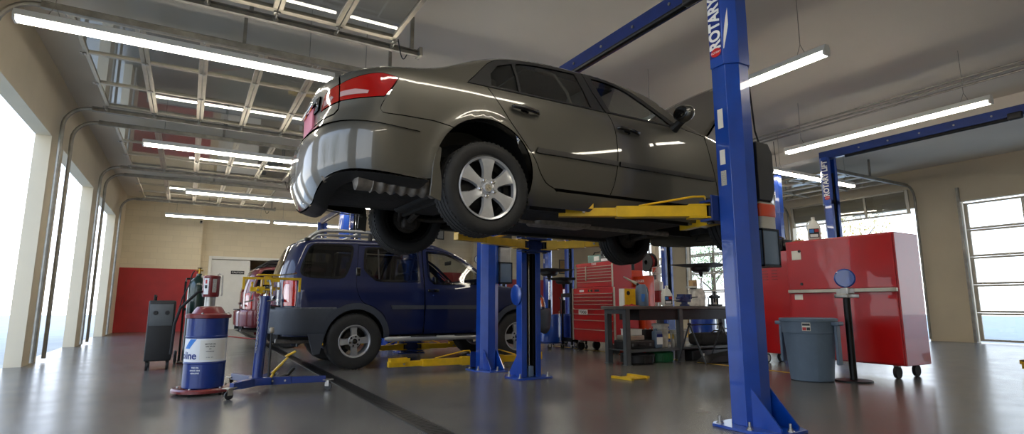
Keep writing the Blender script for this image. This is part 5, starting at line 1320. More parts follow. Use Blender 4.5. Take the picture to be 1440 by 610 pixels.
# ---- transmission jack
def jack():
    t = thing('transmission_jack', 'blue wheeled transmission jack with a yellow clamp head, beside the SUV\'s tail', 'jack', (.71, 6.39, 0))
    legs = [(-.30, -.30), (.66, -.12), (.22, .70), (-.22, .62)]
    hub = MB().rbox(-.10, .10, -.10, .10, .085, .16, .01).build('hub', 'blue2', t)
    for i, (x, y) in enumerate(legs):
        L = math.hypot(x, y); a = math.degrees(math.atan2(y, x)); X = rotm(0, 0, a)
        lg = MB(X).box(.06, L-.03, -.025, .025, .085, .15).box(.04, .3, -.03, .03, .08, .155).build('leg', 'blue2', t, bevel=.004)
        MB(X).box(L-.06, L+.05, -.04, .04, .104, .112).build('caster_plate', 'galv', lg)
        c_ = caster(t, x, y, .04, .104, a+60)
        for k in (.12, .24): MB(X @ Matrix.Translation((k, -.032, .118))).lathe([(.0001, .006), (.011, .006), (.011, 0)], 6, rotm(90, 0, 0)).build('leg_bolt', 'galv', lg)
    # post leaning slightly
    col = MB().tube([(-.03, 0, .12), (.0, 0, .98)], .052, 20).build('post', 'blue2', t)
    MB().tube([(.0, 0, .96), (.0, 0, .985)], .058, 20).build('post_cap', 'blue2', col)
    MB().tube([(0, 0, .98), (0, 0, 1.06)], .025, 14).build('ram', 'chrome', t)
    MB().tube([(.075, -.02, .16), (.075, -.02, .60), (.082, -.02, .64)], .013, 8).build('side_rod', 'black', t)
    MB().rbox(.05, .10, -.045, .0, .60, .66, .01).build('release_valve', 'galv', t)
    # foot pedal
    pd = MB().tube([(.09, -.04, .14), (.13, -.05, .22), (.20, -.06, .30)], .014, 8).box(-.02, .2, -.03, .03, -.006, .006, TR(.11, -.055, .21, 0, -46, 0)).build('foot_pedal', 'yellow', t, bevel=.002)
    MB().box(-.055, .055, -.035, .035, -.008, .008, TR(.27, -.06, .385, 0, -28, 0)).build('pedal_pad', 'yellow', pd, bevel=.003)
    MB().tube([(.1, .05, .12), (.28, .1, .15), (.34, .12, .22)], .018, 10).build('pump_cylinder', 'black', t)
    # clamp head
    hd = MB().box(-.07, .08, -.06, .06, 1.04, 1.06).box(-.055, -.045, -.06, .06, 1.0, 1.16).box(.05, .06, -.06, .06, 1.0, 1.16).box(-.03, .04, -.05, .05, 1.10, 1.19).box(-.10, -.02, -.07, -.05, 1.01, 1.08).box(.0, .12, -.07, -.055, 1.13, 1.165).build('head', 'yellow', t, bevel=.003)
    MB().box(-.10, .12, -.07, .07, 1.195, 1.21).build('head_plate', 'yellow', hd, bevel=.003)
    for s_, x1 in ((-1, -.22), (1, .33)):
        MB().box(min(0, x1), max(0, x1), -.012, .012, 1.155, 1.18).box(x1-.012, x1+.012, -.012, .012, 1.05 if s_ < 0 else 1.03, 1.18).build('support_arm', 'yellow', hd, bevel=.002)
    MB().box(-.16, -.04, -.065, .02, 1.03, 1.075).box(-.15, -.13, -.02, .02, 1.03, 1.13).box(.04, .14, .05, .075, 1.05, 1.08).build('clamp_bracket', 'yellow', hd, bevel=.002)
    for a_, b_ in (((-.11, -.04, 1.16), (-.16, -.06, .93)), ((.02, -.08, 1.15), (.05, -.07, .94)), ((.10, -.05, 1.2), (.24, -.05, 1.22))):
        MB().cyl(a_, b_, .008, n=10).tube([Vector(b_)+Vector((-.045, 0, -.01)), Vector(b_)+Vector((.045, 0, .01))], .007, 8).build('clamp_screw', 'chrome', hd)
    for x, z in ((-.09, 1.045), (-.03, 1.03), (.03, 1.09), (.09, 1.06), (.0, 1.14)):
        MB(Matrix.Translation((x, -.075, z))).lathe([(.0001, .014), (.011, .014), (.013, 0)], 6, rotm(90, 0, 0)).build('head_bolt', 'galv', hd)
    # chain hanging along the post
    for k in range(22):
        z = .97-.026*k; X = TR(-.065-.006*math.sin(k*.3), -.05, z, 0, 0, 90*(k % 2)) 
        pts = [(.007*math.cos(a), 0, .017*math.sin(a)) for a in [2*PI*i/10 for i in range(10)]]
        part_copy('chain_link', lambda: MB().tube(pts, .0026, 5, closed=True), 'galv', t, X.to_translation(), 90*(k % 2))
    return t
jack()

# ---- gas cylinder on a cart
def gas_cylinder():
    t = thing('gas_cylinder', 'dark green gas cylinder with a brass valve standing behind the blue oil drum', 'gas cylinder', (.13, 10.0, 0))
    MB().lathe([(.0001, .05), (.13, .05), (.14, .07), (.14, 1.12), (.13, 1.20), (.10, 1.27), (.05, 1.32), (.035, 1.34), (.035, 1.37), (.0001, 1.37)], 36).build('body', 'green', t)
    MB().tube([(0, 0, 1.37), (0, 0, 1.45)], .018, 10).tube([(-.05, 0, 1.42), (.05, 0, 1.42)], .012, 8).build('valve', 'brass', t)
    MB().lathe([(.0001, .0), (.032, .0), (.035, .012), (.0001, .014)], 10, Matrix.Translation((0, 0, 1.45))).build('valve_knob', 'blackmetal', t)
    MB().tube([(-.07, -.02, 1.41), (-.10, -.02, 1.36), (-.12, -.04, 1.20), (-.2, -.1, 1.0), (-.25, -.15, .7)], .009, 8).build('hose', 'rubber', t)
    MB().box(-.2, .2, -.16, .16, .02, .04).box(-.19, -.16, .12, .16, .02, 1.25).box(.16, .19, .12, .16, .02, 1.25).tube([(-.17, .14, 1.24), (-.17, .3, 1.3), (.17, .3, 1.3), (.17, .14, 1.24)], .014, 8).box(-.19, .19, .13, .15, .8, .84).build('cart', 'blackmetal', t)
    for s_ in (-1, 1): MB().lathe([(.0001, -.02), (.09, -.02), (.1, -.01), (.1, .01), (.09, .02), (.0001, .02)], 24, TR(s_*.23, .14, .10, 0, 90, 0)).build('wheel', 'rubber', t)
gas_cylinder()
def welder():
    t = thing('welding_machine', 'black welding machine at the left edge behind the blue oil drum', 'welder', (-.30, 9.55, 0))
    MB().rbox(-.16, .16, -.28, .28, .12, .95, .02).build('case', 'black', t)
    MB().rbox(-.14, .14, -.29, -.278, .6, .9, .004).build('front_panel', 'gunmetal', t)
    for x in (-.07, .07): MB(TR(x, -.295, .78, 90, 0, 0)).lathe([(.0001, .012), (.025, .012), (.03, 0)], 16).build('dial', 'black', t)
    MB().tube([(-.1, -.22, .95), (-.1, -.2, 1.02), (-.1, .2, 1.02), (-.1, .22, .95)], .012, 8).build('handle', 'blackmetal', t)
    for x in (-.12, .12):
        for y in (-.22, .22): MB().cyl((x-.015, y, .06), (x+.015, y, .06), .06, n=18).build('wheel', 'rubber', t)
    for x in (-.12, .12): MB().box(x-.02, x+.02, -.24, .24, .09, .125).build('skid', 'blackmetal', t)
welder()

# ---- red rolling tool chest
def tool_chest(label, loc, rz, L=1.30, d=.56, h0=.20, h1=1.22, top=True):
    # front faces local -x, width along y
    t = thing('tool_chest', label, 'tool chest', loc, rz)
    MB().box(0, d, -L/2, L/2, h0, h1).build('cabinet_body', 'red', t, bevel=.006)
    def drawers(z0, z1, y0, y1, ns, xf):
        hs = ns; tot = sum(hs); z = z1
        for hgt in hs:
            dh = (z1-z0)*hgt/tot
            dr = MB().box(xf-.018, xf, y0+.006, y1-.006, z-dh+.005, z-.004).build('drawer', 'red', t, bevel=.002)
            MB().box(xf-.034, xf-.018, y0+.006, y1-.006, z-.022, z-.010).build('drawer_pull', 'alu', dr, bevel=.003)
            z -= dh
    # big bank of drawers on the lower cabinet
    drawers(h0+.42, h1-.10, -L/2+.05, L/2-.03, (1, 1, 1, 1.4, 1.4, 1.6), 0)
    drawers(h0+.03, h0+.41, -L/2+.05, L/2-.03, (1.2, 1.4), 0)
    for y in (-L/2+.02, L/2-.012): MB().box(-.022, .0, y-.018, y+.018, h0, h1).build('corner_trim', 'alu', t)
    for i, (y, c_) in enumerate(((.36, 'decal_white'), (.08, 'decal_black'), (-.12, 'decal_black'))):
        MB().box(-.004, 0, y-.07, y+.07, h1-.075, h1-.035).build('sticker', c_, t)
    text_mesh('sticker_text', 'X', .05, 'yellow', t, Matrix(((0,0,-1,-.006),(-1,0,0,.09),(0,1,0,h1-.055),(0,0,0,1))), bold=.003)
    s_ = MB().box(-.024, -.018, .16, .44, h0+.50, h0+.60).build('maker_plate', 'decal_white', t)
    text_mesh('maker_plate_text', 'TOOLS', .07, 'decal_black', s_, Matrix(((0,0,-1,-.0255),(-1,0,0,.30),(0,1,0,h0+.55),(0,0,0,1))), bold=.003)
    for x in (.08, d-.08):
        for y in (-L/2+.12, L/2-.12): 
            X = Matrix.Translation((x, y, 0)); MB(X).cyl((0, -.025, .085), (0, .025, .085), .085, n=20).build('caster', 'rubber', t); MB(X).box(-.03, .03, -.035, .035, .15, h0).build('caster_plate', 'galv', t)
    if top:
        # top box, narrower, with a lid
        t2 = thing('tool_box', 'red tool box with silver-edged drawers sitting on the red rolling tool chest', 'tool box', loc, rz)
        W2 = 1.14; x0 = .03; z0 = h1; z1 = h1+.49
        MB().box(x0, x0+.46, -W2/2, W2/2, z0, z1-.03).build('box_body', 'red', t2, bevel=.004)
        MB().box(x0-.005, x0+.465, -W2/2-.004, W2/2+.004, z1-.05, z1).build('lid', 'red', t2, bevel=.006)
        def d2(za, zb, y0, y1, n):
            for k in range(n):
                dz = (zb-za)/n; dr = MB().box(x0-.016, x0, y0+.005, y1-.005, za+k*dz+.004, za+(k+1)*dz-.004).build('drawer', 'red', t2, bevel=.002)
                MB().box(x0-.03, x0-.016, y0+.005, y1-.005, za+(k+1)*dz-.02, za+(k+1)*dz-.009).build('drawer_pull', 'alu', dr, bevel=.003)
        d2(z0+.02, z0+.13, -W2/2+.03, W2/2-.03, 1); d2(z0+.14, z1-.07, -W2/2+.03, W2/2-.35, 5); d2(z0+.14, z1-.07, W2/2-.33, W2/2-.03, 5)
        MB().box(x0-.022, x0, W2/2-.345, W2/2-.325, z0+.14, z1-.06).build('drawer_divider', 'alu', t2)
        for y in (-W2/2+.01, W2/2-.01): MB().box(x0-.02, x0, y-.014, y+.014, z0+.01, z1-.05).build('corner_trim', 'alu', t2)
        text_mesh('lid_script', 'Tools', .07, 'decal_white', t2, Matrix(((0,0,-1,x0-.0065),(-1,0,0,.0),(0,1,0,z1-.025),(0,0,0,1))), shear=.3)
        t2['label'] = 'red tool box with silver-edged drawers sitting on the red rolling tool chest'
    return t
tool_chest('wide red rolling tool chest with silver-edged drawers, left of the workbench', (6.8, 8.6, 0), 0)
# tester on top of the tool box
t = thing('battery_tester', 'pale teal battery tester with gauges on top of the red tool box', 'tester', (6.92, 8.5, 1.712))
MB().rbox(0, .22, -.36, .0, 0, .22, .01).build('gauge_case', 'gunmetal', t); MB().box(.02, .24, .02, .42, 0, .16).build('charger_case', 'teal', t, bevel=.006); MB().box(.014, .02, .06, .22, .04, .13).build('charger_dial', 'white', t)
for y in (-.27, -.15): MB(TR(-.002, y, .14, 0, -90, 0)).lathe([(.0001, .004), (.045, .004), (.05, 0)], 20).build('gauge', 'decal_white', t)
MB(TR(-.002, -.06, .14, 0, -90, 0)).lathe([(.0001, .012), (.02, .012), (.022, 0)], 12).build('knob', 'black', t)
MB().box(-.003, 0, -.34, -.02, .02, .07).build('control_strip', 'decal_white', t)
MB().tube([(.1, .05, .16), (.1, .1, .22), (.1, .3, .22), (.1, .35, .16)], .01, 8).build('handle', 'blackmetal', t)
# tall cabinets behind
t = thing('storage_cabinet', 'tall plain red cabinet behind the red tool box, left of the orange machine', 'cabinet', (7.75, 8.95, 0))
MB().box(0, .3, -.42, .42, .08, 1.92).build('body', 'redflat', t, bevel=.006)
for s_ in (-1, 1):
    d_ = MB().box(-.015, 0, min(0, s_*.41)+.004, max(0, s_*.41)-.004, .10, 1.9).build('door', 'redflat', t, bevel=.003); MB().box(-.035, -.015, s_*.05-.01, s_*.05+.01, .95, 1.1).build('handle', 'chrome', d_)
MB().box(0.02, .28, -.4, .4, 0, .08).build('plinth', 'black', t)
t = thing('wheel_balancer', 'bright orange shop machine with a grey control strip behind the workbench jug', 'machine', (7.42, 8.20, 0))
MB().rbox(0, .3, -.02, .42, .0, 1.56, .02).build('body', 'orange', t); MB().rbox(.02, .29, -.34, -.03, .0, 1.44, .02).build('side_body', 'orange', t)
MB().box(-.004, 0, .20, .30, 1.05, 1.32).build('control_strip', 'gunmetal', t); MB().box(-.004, 0, .33, .40, 1.22, 1.30).build('paper_tag', 'paper', t)
text_mesh('side_text', 'CHARGER', .07, 'decal_white', t, Matrix(((0,0,-1,.0185),(-1,0,0,-.185),(0,1,0,1.34),(0,0,0,1))), bold=.002)
MB().box(.015, .021, -.34, -.03, 1.15, 1.16).build('seam', 'black', t)
MB().rbox(.1, .2, .1, .13, 1.56, 1.74, .01).build('mast', 'blackmetal', t)

# ---- workbench
def bench():
    t = thing('workbench', 'long steel workbench with a worn grey top and open lower shelf', 'workbench', (0, 0, 0))
    x0, x1, y0, y1 = 5.65, 8.45, 6.44, 6.96
    MB().box(x0, x1, y0, y1, .83, .876).build('bench_top', 'benchtop', t, bevel=.004)
    MB().box(x0+.35, x1-.05, y0+.03, y1-.03, .66, .825).build('apron_box', 'black', t)
    for x in (x0+.06, x0+1.18, x1-.12):
        for y in (y0+.01, y1-.09):
            lg = MB().box(x, x+.085, y, y+.005, 0.01, .83).box(x, x+.005, y, y+.075, 0.01, .83).box(x+.08, x+.085, y, y+.075, 0.01, .83).build('leg', 'gunmetal', t)
            MB().box(x-.01, x+.095, y-.01, y+.085, 0, .01).build('foot_plate', 'gunmetal', lg)
        MB().box(x, x+.08, y0+.08, y1-.08, .76, .825).build('cross_rail', 'gunmetal', t)
    MB().box(x0+.07, x1-.05, y0+.04, y1-.04, .215, .225).box(x0+.07, x1-.05, y0+.03, y0+.04, .185, .225).box(x0+.07, x1-.05, y1-.04, y1-.03, .185, .225).build('lower_shelf', 'gunmetal', t)
bench()
BT = .877
def grp(name, label, cat, loc, rz=0, group=None): return thing(name, label, cat, loc, rz, group)
# things on the bench
t = grp('cardboard_box', 'yellow box with a black emblem standing on the workbench\'s left end', 'box', (6.02, 6.74, BT))
MB().box(-.11, .11, -.06, .06, 0, .27).build('box_body', 'yellow', t, bevel=.003); MB(TR(-.04, -.0605, .20, 90, 0, 0)).lathe([(.0001, .001), (.035, .001), (.035, 0)], 16).build('emblem', 'decal_black', t)
MB().box(-.13, -.112, -.055, .055, 0, .27).build('end_flap', 'paper', t)
t = grp('rag', 'crumpled red shop rag lying on the workbench beside the yellow box', 'rag', (5.92, 6.56, BT))
mb = MB(); n = 12; vs = []
for i in range(n+1):
    for j in range(n+1):
        u, v = i/n-.5, j/n-.5; vs.append((u*.26, v*.14, .004+.035*abs(math.sin(u*7+1)*math.cos(v*9))*(1-abs(2*u)**2)*(1-abs(2*v)**2)))
mb.add(vs, [(i*(n+1)+j, (i+1)*(n+1)+j, (i+1)*(n+1)+j+1, i*(n+1)+j+1) for i in range(n) for j in range(n)]).build('cloth', 'redflat', t, smooth=80, solid=.003)
t = grp('oil_jug', 'grey plastic oil jug with a long cream spout on the workbench', 'jug', (6.29, 6.72, BT))
MB().lathe([(.0001, 0), (.105, 0), (.112, .01), (.108, .12), (.09, .27), (.075, .33), (.06, .345), (.055, .34), (.0001, .33)], 28).build('body', 'greyplastic', t, smooth=50)
MB().tube([(.05, 0, .32), (.12, 0, .30), (.145, 0, .22), (.135, 0, .10), (.10, 0, .05)], .012, 8).build('handle', 'greyplastic', t)
MB().tube([(-.03, 0, .33), (-.09, 0, .35), (-.11, 0, .36)], .022, 12).build('spout_collar', 'black', t)
MB().tube([(-.10, 0, .355), (-.22, 0, .40), (-.36, 0, .455)], [.022, .016, .009], 12).build('spout', 'dirtywhite', t)
MB().box(-.09, -.02, -.1035, -.098, .07, .19).build('side_label', 'decal_ltblue', t)
def bottle(t, m='white'):
    MB().rbox(-.085, .085, -.055, .055, 0, .19, .025).build('body', m, t)
    vs = []; rings = [(.085, .055, .17), (.082, .052, .20), (.05, .04, .26), (.024, .024, .285), (.022, .022, .315)]
    mb = MB(); K = 20
    for a, b, z in rings:
        for k in range(K):
            th = 2*PI*k/K; c_, s_ = math.cos(th), math.sin(th); p_ = .6; vs.append((a*math.copysign(abs(c_)**p_, c_), b*math.copysign(abs(s_)**p_, s_), z))
    fs = [(i*K+j, i*K+(j+1) % K, (i+1)*K+(j+1) % K, (i+1)*K+j) for i in range(4) for j in range(K)]
    mb.add(vs, fs).build('shoulder', m, t, smooth=50)
    MB().lathe([(.026, .305), (.026, .33), (.0001, .332)], 18).build('cap', m, t)
    MB().tube([(-.03, 0, .275), (-.075, 0, .255), (-.088, 0, .20), (-.08, 0, .15)], .010, 8).build('handle', m, t)
    MB().box(-.06, .065, -.0565, -.055, .03, .16).build('label', 'decal_black', t)
    MB().box(-.055, .0, -.058, -.0565, .10, .15).build('label_patch', 'decal_ltblue', t); MB().box(.01, .058, -.058, -.0565, .11, .15).build('label_patch', 'decal_red', t); MB().box(-.05, .05, -.058, -.0565, .04, .08).build('label_patch', 'decal_white', t)
t = grp('fluid_bottle', 'white gallon bottle with a dark label on the workbench right of the jug', 'bottle', (6.83, 6.70, BT), -20); bottle(t)
t = grp('bench_vise', 'blue bench vise bolted on the workbench between bottle and white machine', 'vise', (7.17, 6.64, BT)); t.scale = (1.15,)*3
MB().lathe([(.0001, 0), (.07, 0), (.07, .02), (.045, .03), (.045, .06), (.0001, .06)], 20).rbox(-.07, .09, -.045, .045, .055, .13, .01).box(.05, .09, -.06, .06, .10, .17).build('base', 'navy', t)
MB().rbox(-.13, -.05, -.045, .045, .06, .13, .01).box(-.085, -.05, -.06, .06, .10, .17).box(-.1, .1, -.02, .02, .07, .095).build('sliding_jaw', 'navy', t)
MB().cyl((-.13, 0, .085), (-.2, 0, .085), .012).cyl((-.19, -.09, .085), (-.19, .09, .085), .006).build('screw_handle', 'chrome', t)
t = grp('bench_grinder', 'off-white boxy machine with a dark lever on the workbench', 'machine', (7.56, 6.74, BT))
MB().prism([(-.14, 0), (.12, 0), (.12, .22), (.07, .30), (-.06, .30), (-.10, .22)], -.1, .1, Matrix(((1,0,0,0),(0,0,-1,0),(0,1,0,0),(0,0,0,1)))).build('housing', 'dirtywhite', t, bevel=.01)
MB().box(-.16, -.05, -.08, .08, .30, .335).build('tray', 'dirtywhite', t); MB().tube([(-.1, -.12, .15), (-.25, -.13, .14), (-.27, -.13, .14)], .009, 8).build('lever', 'black', t)
MB().cyl((.12, 0, .15), (.17, 0, .15), .07, n=20).build('wheel_guard', 'gunmetal', t)
t = grp('parts_box', 'small tan cardboard box on top of the off-white bench machine', 'box', (7.60, 6.74, BT+.336)); MB().box(-.15, -.05, -.05, .05, 0, .10).build('box_body', 'tan', t, bevel=.003); MB().box(-.152, -.048, -.012, .012, .1, .103).build('flap_tape', 'dirtywhite', t)
t = grp('bench_clamp', 'black twin-post press tool on the workbench nearest the blue post', 'tool', (7.98, 6.70, BT))
MB().rbox(-.13, .13, -.06, .06, 0, .03, .01).cyl((-.07, 0, .02), (-.07, 0, .19), .018).cyl((.07, 0, .02), (.07, 0, .19), .018).rbox(-.11, .11, -.035, .035, .13, .18, .01).build('frame', 'blackmetal', t)
MB().cyl((0, 0, .06), (0, 0, .25), .015).cyl((-.06, 0, .24), (.06, 0, .24), .007).build('screw', 'blackmetal', t)
# things on the lower shelf and beneath
SH = .226
t = grp('tool_case', 'long black tool case lying on the workbench\'s lower shelf at left', 'case', (6.07, 6.68, SH)); MB().rbox(-.28, .28, -.16, .16, 0, .13, .02).build('case_body', 'black', t); MB().rbox(-.07, .07, -.185, -.158, .05, .08, .008).build('handle', 'black', t)
for x in (-.18, .18): MB().box(x-.02, x+.02, -.166, -.158, .045, .085).build('latch', 'gunmetal', t)
t = grp('parts_bin', 'silver grey tray on top of the long black case under the workbench', 'tray', (6.0, 6.68, SH+.131)); MB().rbox(-.17, .17, -.13, .13, 0, .07, .01).build('tray_body', 'alu', t); MB().box(-.165, .165, -.125, .125, .07, .074).build('tray_lid', 'galv', t)
t = grp('parts_bin', 'pale grey box topmost on the stack under the workbench', 'box', (6.02, 6.68, SH+.206)); MB().rbox(-.12, .12, -.11, .11, 0, .085, .008).build('box_body', 'white', t); MB().box(-.124, .124, -.114, .114, .085, .095).build('box_lid', 'white', t)
t = grp('battery', 'black boxy battery on the workbench\'s lower shelf behind the silver trays', 'battery', (6.44, 6.80, SH)); MB().rbox(-.08, .08, -.08, .08, 0, .28, .012).build('case', 'black', t)
for x in (-.05, .05): MB().cyl((x, -.04, .28), (x, -.04, .30), .012).build('terminal', 'galv', t)
t = grp('fluid_jug', 'grey jug with a blue and white label on the workbench\'s lower shelf', 'jug', (6.44, 6.56, SH)); MB().rbox(-.075, .075, -.055, .055, 0, .27, .03).build('body', 'greyplastic', t); MB().lathe([(.03, .26), (.028, .30), (.0001, .302)], 16, Matrix.Translation((-.03, 0, 0))).build('cap', 'greyplastic', t)
MB().box(-.06, .06, -.057, -.0555, .06, .22).build('label', 'decal_white', t); MB().box(-.06, .06, -.0585, -.057, .17, .22).build('label_band', 'decal_blue', t)
def bucket(t, r=.14, h=.34, lid=True):
    MB().lathe([(.0001, 0), (r*.86, 0), (r*.9, .01), (r, h*.78), (r+.012, h*.78), (r+.012, h*.81), (r, h*.82), (r*1.01, h*.95), (r+.012, h*.95), (r+.012, h), (r-.008, h), (r*.85, .02), (.0001, .02)], 36).build('pail', 'dirtywhite', t, smooth=30)
    if lid: MB().lathe([(r+.02, h-.03), (r+.02, h+.008), (r-.01, h+.012), (.0001, h+.004)], 36).build('lid', 'dirtywhite', t, smooth=30)
    pts = [(math.cos(PI*k/16)*(r+.015), -.02-math.sin(PI*k/16)*.05, h*.86-math.sin(PI*k/16)*r*.9) for k in range(17)]
    MB().tube(pts, .003, 6).build('bail_handle', 'galv', t)
t = grp('bucket', 'white pail with its lid on, taller one on the workbench\'s lower shelf', 'bucket', (6.66, 6.70, SH)); bucket(t, .118, .36)
t = grp('bucket', 'scuffed open white pail, right-hand one on the workbench\'s lower shelf', 'bucket', (7.0, 6.66, SH)); bucket(t, .125, .26, False)
t = grp('spray_bottle', 'small clear bottle with a yellow top between the two white pails', 'bottle', (6.83, 6.60, SH)); MB().lathe([(.0001, 0), (.022, 0), (.024, .01), (.024, .09), (.012, .12), (.012, .13), (.0001, .13)], 16).build('body', 'milky', t); MB().lathe([(.014, .13), (.014, .17), (.006, .21), (.0001, .21)], 12).build('nozzle', 'yellow', t)
t = grp('drain_pan', 'round black drain pan on the floor under the workbench, front left', 'pan', (6.11, 6.66, 0)); MB().lathe([(.0001, 0), (.22, 0), (.25, .03), (.26, .13), (.27, .14), (.25, .15), (.24, .12), (.0001, .11)], 40).build('pan_body', 'black', t, smooth=30)
for k in range(10):
    a = 2*PI*k/10; MB(rotm(0, 0, 36*k)).box(.245, .262, -.012, .012, .02, .12).build('rib', 'black', t)
t = grp('drain_pan', 'round dark green drain pan on the floor under the workbench', 'pan', (6.62, 6.70, 0)); MB().lathe([(.0001, 0), (.19, 0), (.205, .02), (.215, .14), (.225, .15), (.205, .16), (.195, .12), (.0001, .11)], 40).build('pan_body', 'greenplastic', t, smooth=30)
for k in range(12): MB(rotm(0, 0, 30*k)).box(.2, .218, -.012, .012, .02, .13).build('rib', 'greenplastic', t)
t = grp('tool_bag', 'long black bag lying on the workbench\'s lower shelf at right', 'bag', (7.85, 6.70, SH)); MB().rbox(-.42, .42, -.17, .17, 0, .2, .07, axis='x').build('bag_body', 'cloth_dark', t); MB().tube([(-.15, -.1, .18), (-.1, -.14, .24), (.1, -.14, .24), (.15, -.1, .18)], .012, 8).build('handle', 'black', t)
t = grp('tool_case', 'large black case on the floor beneath the workbench at right', 'case', (7.65, 6.70, 0)); MB().rbox(-.5, .5, -.2, .2, 0, .17, .02).build('case_body', 'black', t); MB().rbox(-.08, .08, -.225, -.2, .07, .1, .008).build('handle', 'black', t); MB().box(-.26, -.22, -.203, -.199, .05, .11).build('paper_tag', 'paper', t)
# folding black A-frame stand in front of the bench
t = grp('folding_stand', 'black folding A-frame stand standing in front of the workbench', 'stand', (0, 0, 0))
for x in (6.70, 7.42):
    fr_ = MB().tube([(x-.10, 6.30, 0.01), (x+.02, 6.15, .60)], .013, 8).build('leg', 'blackmetal', t)
    MB().tube([(x+.10, 5.93, .01), (x+.02, 6.15, .60)], .013, 8).build('leg', 'blackmetal', t)
    MB().tube([(x+.02, 6.13, .60), (x+.02, 6.17, .60)], .02, 8).build('hinge', 'blackmetal', t)
MB().tube([(6.65, 6.24, .22), (7.37, 6.24, .22)], .01, 8).build('cross_bar', 'blackmetal', t)
MB().tube([(6.72, 6.15, .59), (7.44, 6.15, .59)], .01, 8).build('cross_bar', 'blackmetal', t)
MB().prism([(6.95, .02), (7.7, .02), (7.85, .18), (7.1, .10)], 6.0, 6.26, Matrix(((1,0,0,0),(0,0,1,0),(0,1,0,0),(0,0,0,1)))).build('folded_ramp', 'black', t, bevel=.006)
# yellow wheel pads on the floor
t = grp('floor_rack', 'flat yellow metal rack lying on the floor in front of the workbench', 'rack', (0, 0, 0))
MB().box(-.17, .17, -.022, .022, 0, .03, TR(4.66, 5.36, 0, 0, 0, -84)).build('rail', 'yellow', t, bevel=.004); MB().box(-.17, .17, -.022, .022, 0, .03, TR(4.97, 5.42, 0, 0, 0, -84)).build('rail', 'yellow', t, bevel=.004)
MB().box(4.70, 4.94, 5.24, 5.52, .004, .012).build('plate', 'yellow', t)
# ---- waste-oil drains: tank, telescoping pole, wide pan
def oil_drain(label, loc, rz, zp, size=.9, low=False):
    t = thing('oil_drain', label, 'oil drain', loc, rz, group=None)
    MB().lathe([(.0001, .10), (.2, .10), (.23, .14), (.23, .64), (.2, .69), (.0001, .70)], 36).build('tank', 'blue', t)
    MB().cyl((0, 0, .69), (0, 0, zp-.22), .022, n=14).build('pole', 'chrome', t); MB().cyl((0, 0, .69), (0, 0, 1.0), .032, n=14).build('pole_sleeve', 'blackmetal', t)
    bw = MB().lathe([(.0001, zp-.10), (.14, zp-.10), (.18, zp-.07), (.19, zp-.01), (.17, zp)], 32).build('bowl', 'black', t)
    MB().lathe([(.02, zp-.2), (.05, zp-.10)], 16).build('bowl_stem', 'black', bw)
    h = size/2
    vs = [(-h, -h, zp+.035), (h, -h, zp+.035), (h, h, zp+.035), (-h, h, zp+.035), (-.17, -.17, zp-.012), (.17, -.17, zp-.012), (.17, .17, zp-.012), (-.17, .17, zp-.012)]
    MB().add(vs, [(0,1,5,4), (1,2,6,5), (2,3,7,6), (3,0,4,7), (4,5,6,7)]).build('splash_tray', 'black', t, smooth=0, solid=.006)
    for a in (45, 135, 225, 315):
        x, y = .24*math.cos(math.radians(a)), .24*math.sin(math.radians(a)); caster(t, x, y, .045, .11, a)
    MB().box(-.22, .22, -.22, .22, .11, .125).build('base', 'blue2', t)
    MB().tube([(.2, 0, .5), (.32, 0, .6), (.34, 0, 1.0), (.30, 0, 1.05)], .012, 8).build('push_handle', 'blackmetal', t)
    MB().tube([(0, .22, .2), (.02, .32, .25), (.1, .34, .6), (.05, .26, .75)], .012, 8).build('drain_hose', 'tan', t)
oil_drain('blue oil drain whose wide black tray rises above the workbench', (8.72, 7.62, 0), 20, 1.64, .95)
oil_drain('blue oil drain with a wide black tray, left of the red tool chest, nearer one', (6.62, 9.85, 0), 10, 1.60, .8)
oil_drain('blue oil drain with a lower black tray, partly behind the red tool chest', (7.35, 10.35, 0), 0, 1.46, .6)
t = grp('parts_cart', 'black two-shelf parts cart beside the red tool chest', 'cart', (7.0, 9.5, 0))
for z in (.15, 1.05): MB().box(-.2, .2, -.18, .18, z, z+.03).box(-.2, -.19, -.18, .18, z+.03, z+.08).box(-.2, .2, -.18, -.17, z+.03, z+.08).build('shelf', 'blackmetal', t)
for x in (-.18, .18):
    for y in (-.16, .16): MB().box(x-.015, x+.015, y-.015, y+.015, .09, 1.1).build('leg', 'blackmetal', t); caster(t, x, y, .04, .09)
# ---- service post with hose reel and fluid meter
t = grp('hose_reel', 'round red and black hose reel mounted on a cream post behind the workbench', 'hose reel', (9.0, 9.12, 0))
MB().box(-.06, .06, -.06, .06, 0, 2.4).box(-.15, .15, -.15, .15, 0, .02).build('post', 'wall', t)
X = TR(-.16, .06, 1.83, 0, 90, 0)
MB(X).lathe([(.05, -.08), (.20, -.08), (.21, -.07), (.20, -.065), (.06, -.06), (.06, .06), (.20, .065), (.21, .07), (.20, .08), (.05, .08)], 40).build('reel_flange', 'black', t, smooth=30)
MB(X).lathe([(.15, -.055), (.17, -.03), (.155, 0), (.17, .03), (.15, .055)], 36).build('coiled_hose', 'redhose', t)
MB().box(-.1, -.04, -.03, .15, 1.8, 1.86).build('reel_arm', 'blackmetal', t)
MB().tube([(-.2, .0, 1.63), (-.22, -.1, 1.5), (-.2, -.25, 1.72), (-.2, -.35, 1.75), (-.2, -.38, 1.9)], .014, 8).build('loose_hose', 'milky', t)
t = grp('fluid_meter', 'white and grey fluid meter hanging beneath the hose reel with an orange sticker', 'meter', (8.86, 8.96, 0))
MB().rbox(-.07, .07, -.09, .09, 1.56, 1.72, .02).rbox(-.06, .06, -.07, .07, 1.40, 1.56, .02).rbox(-.07, .07, -.12, .12, 1.20, 1.40, .02).build('case', 'white', t)
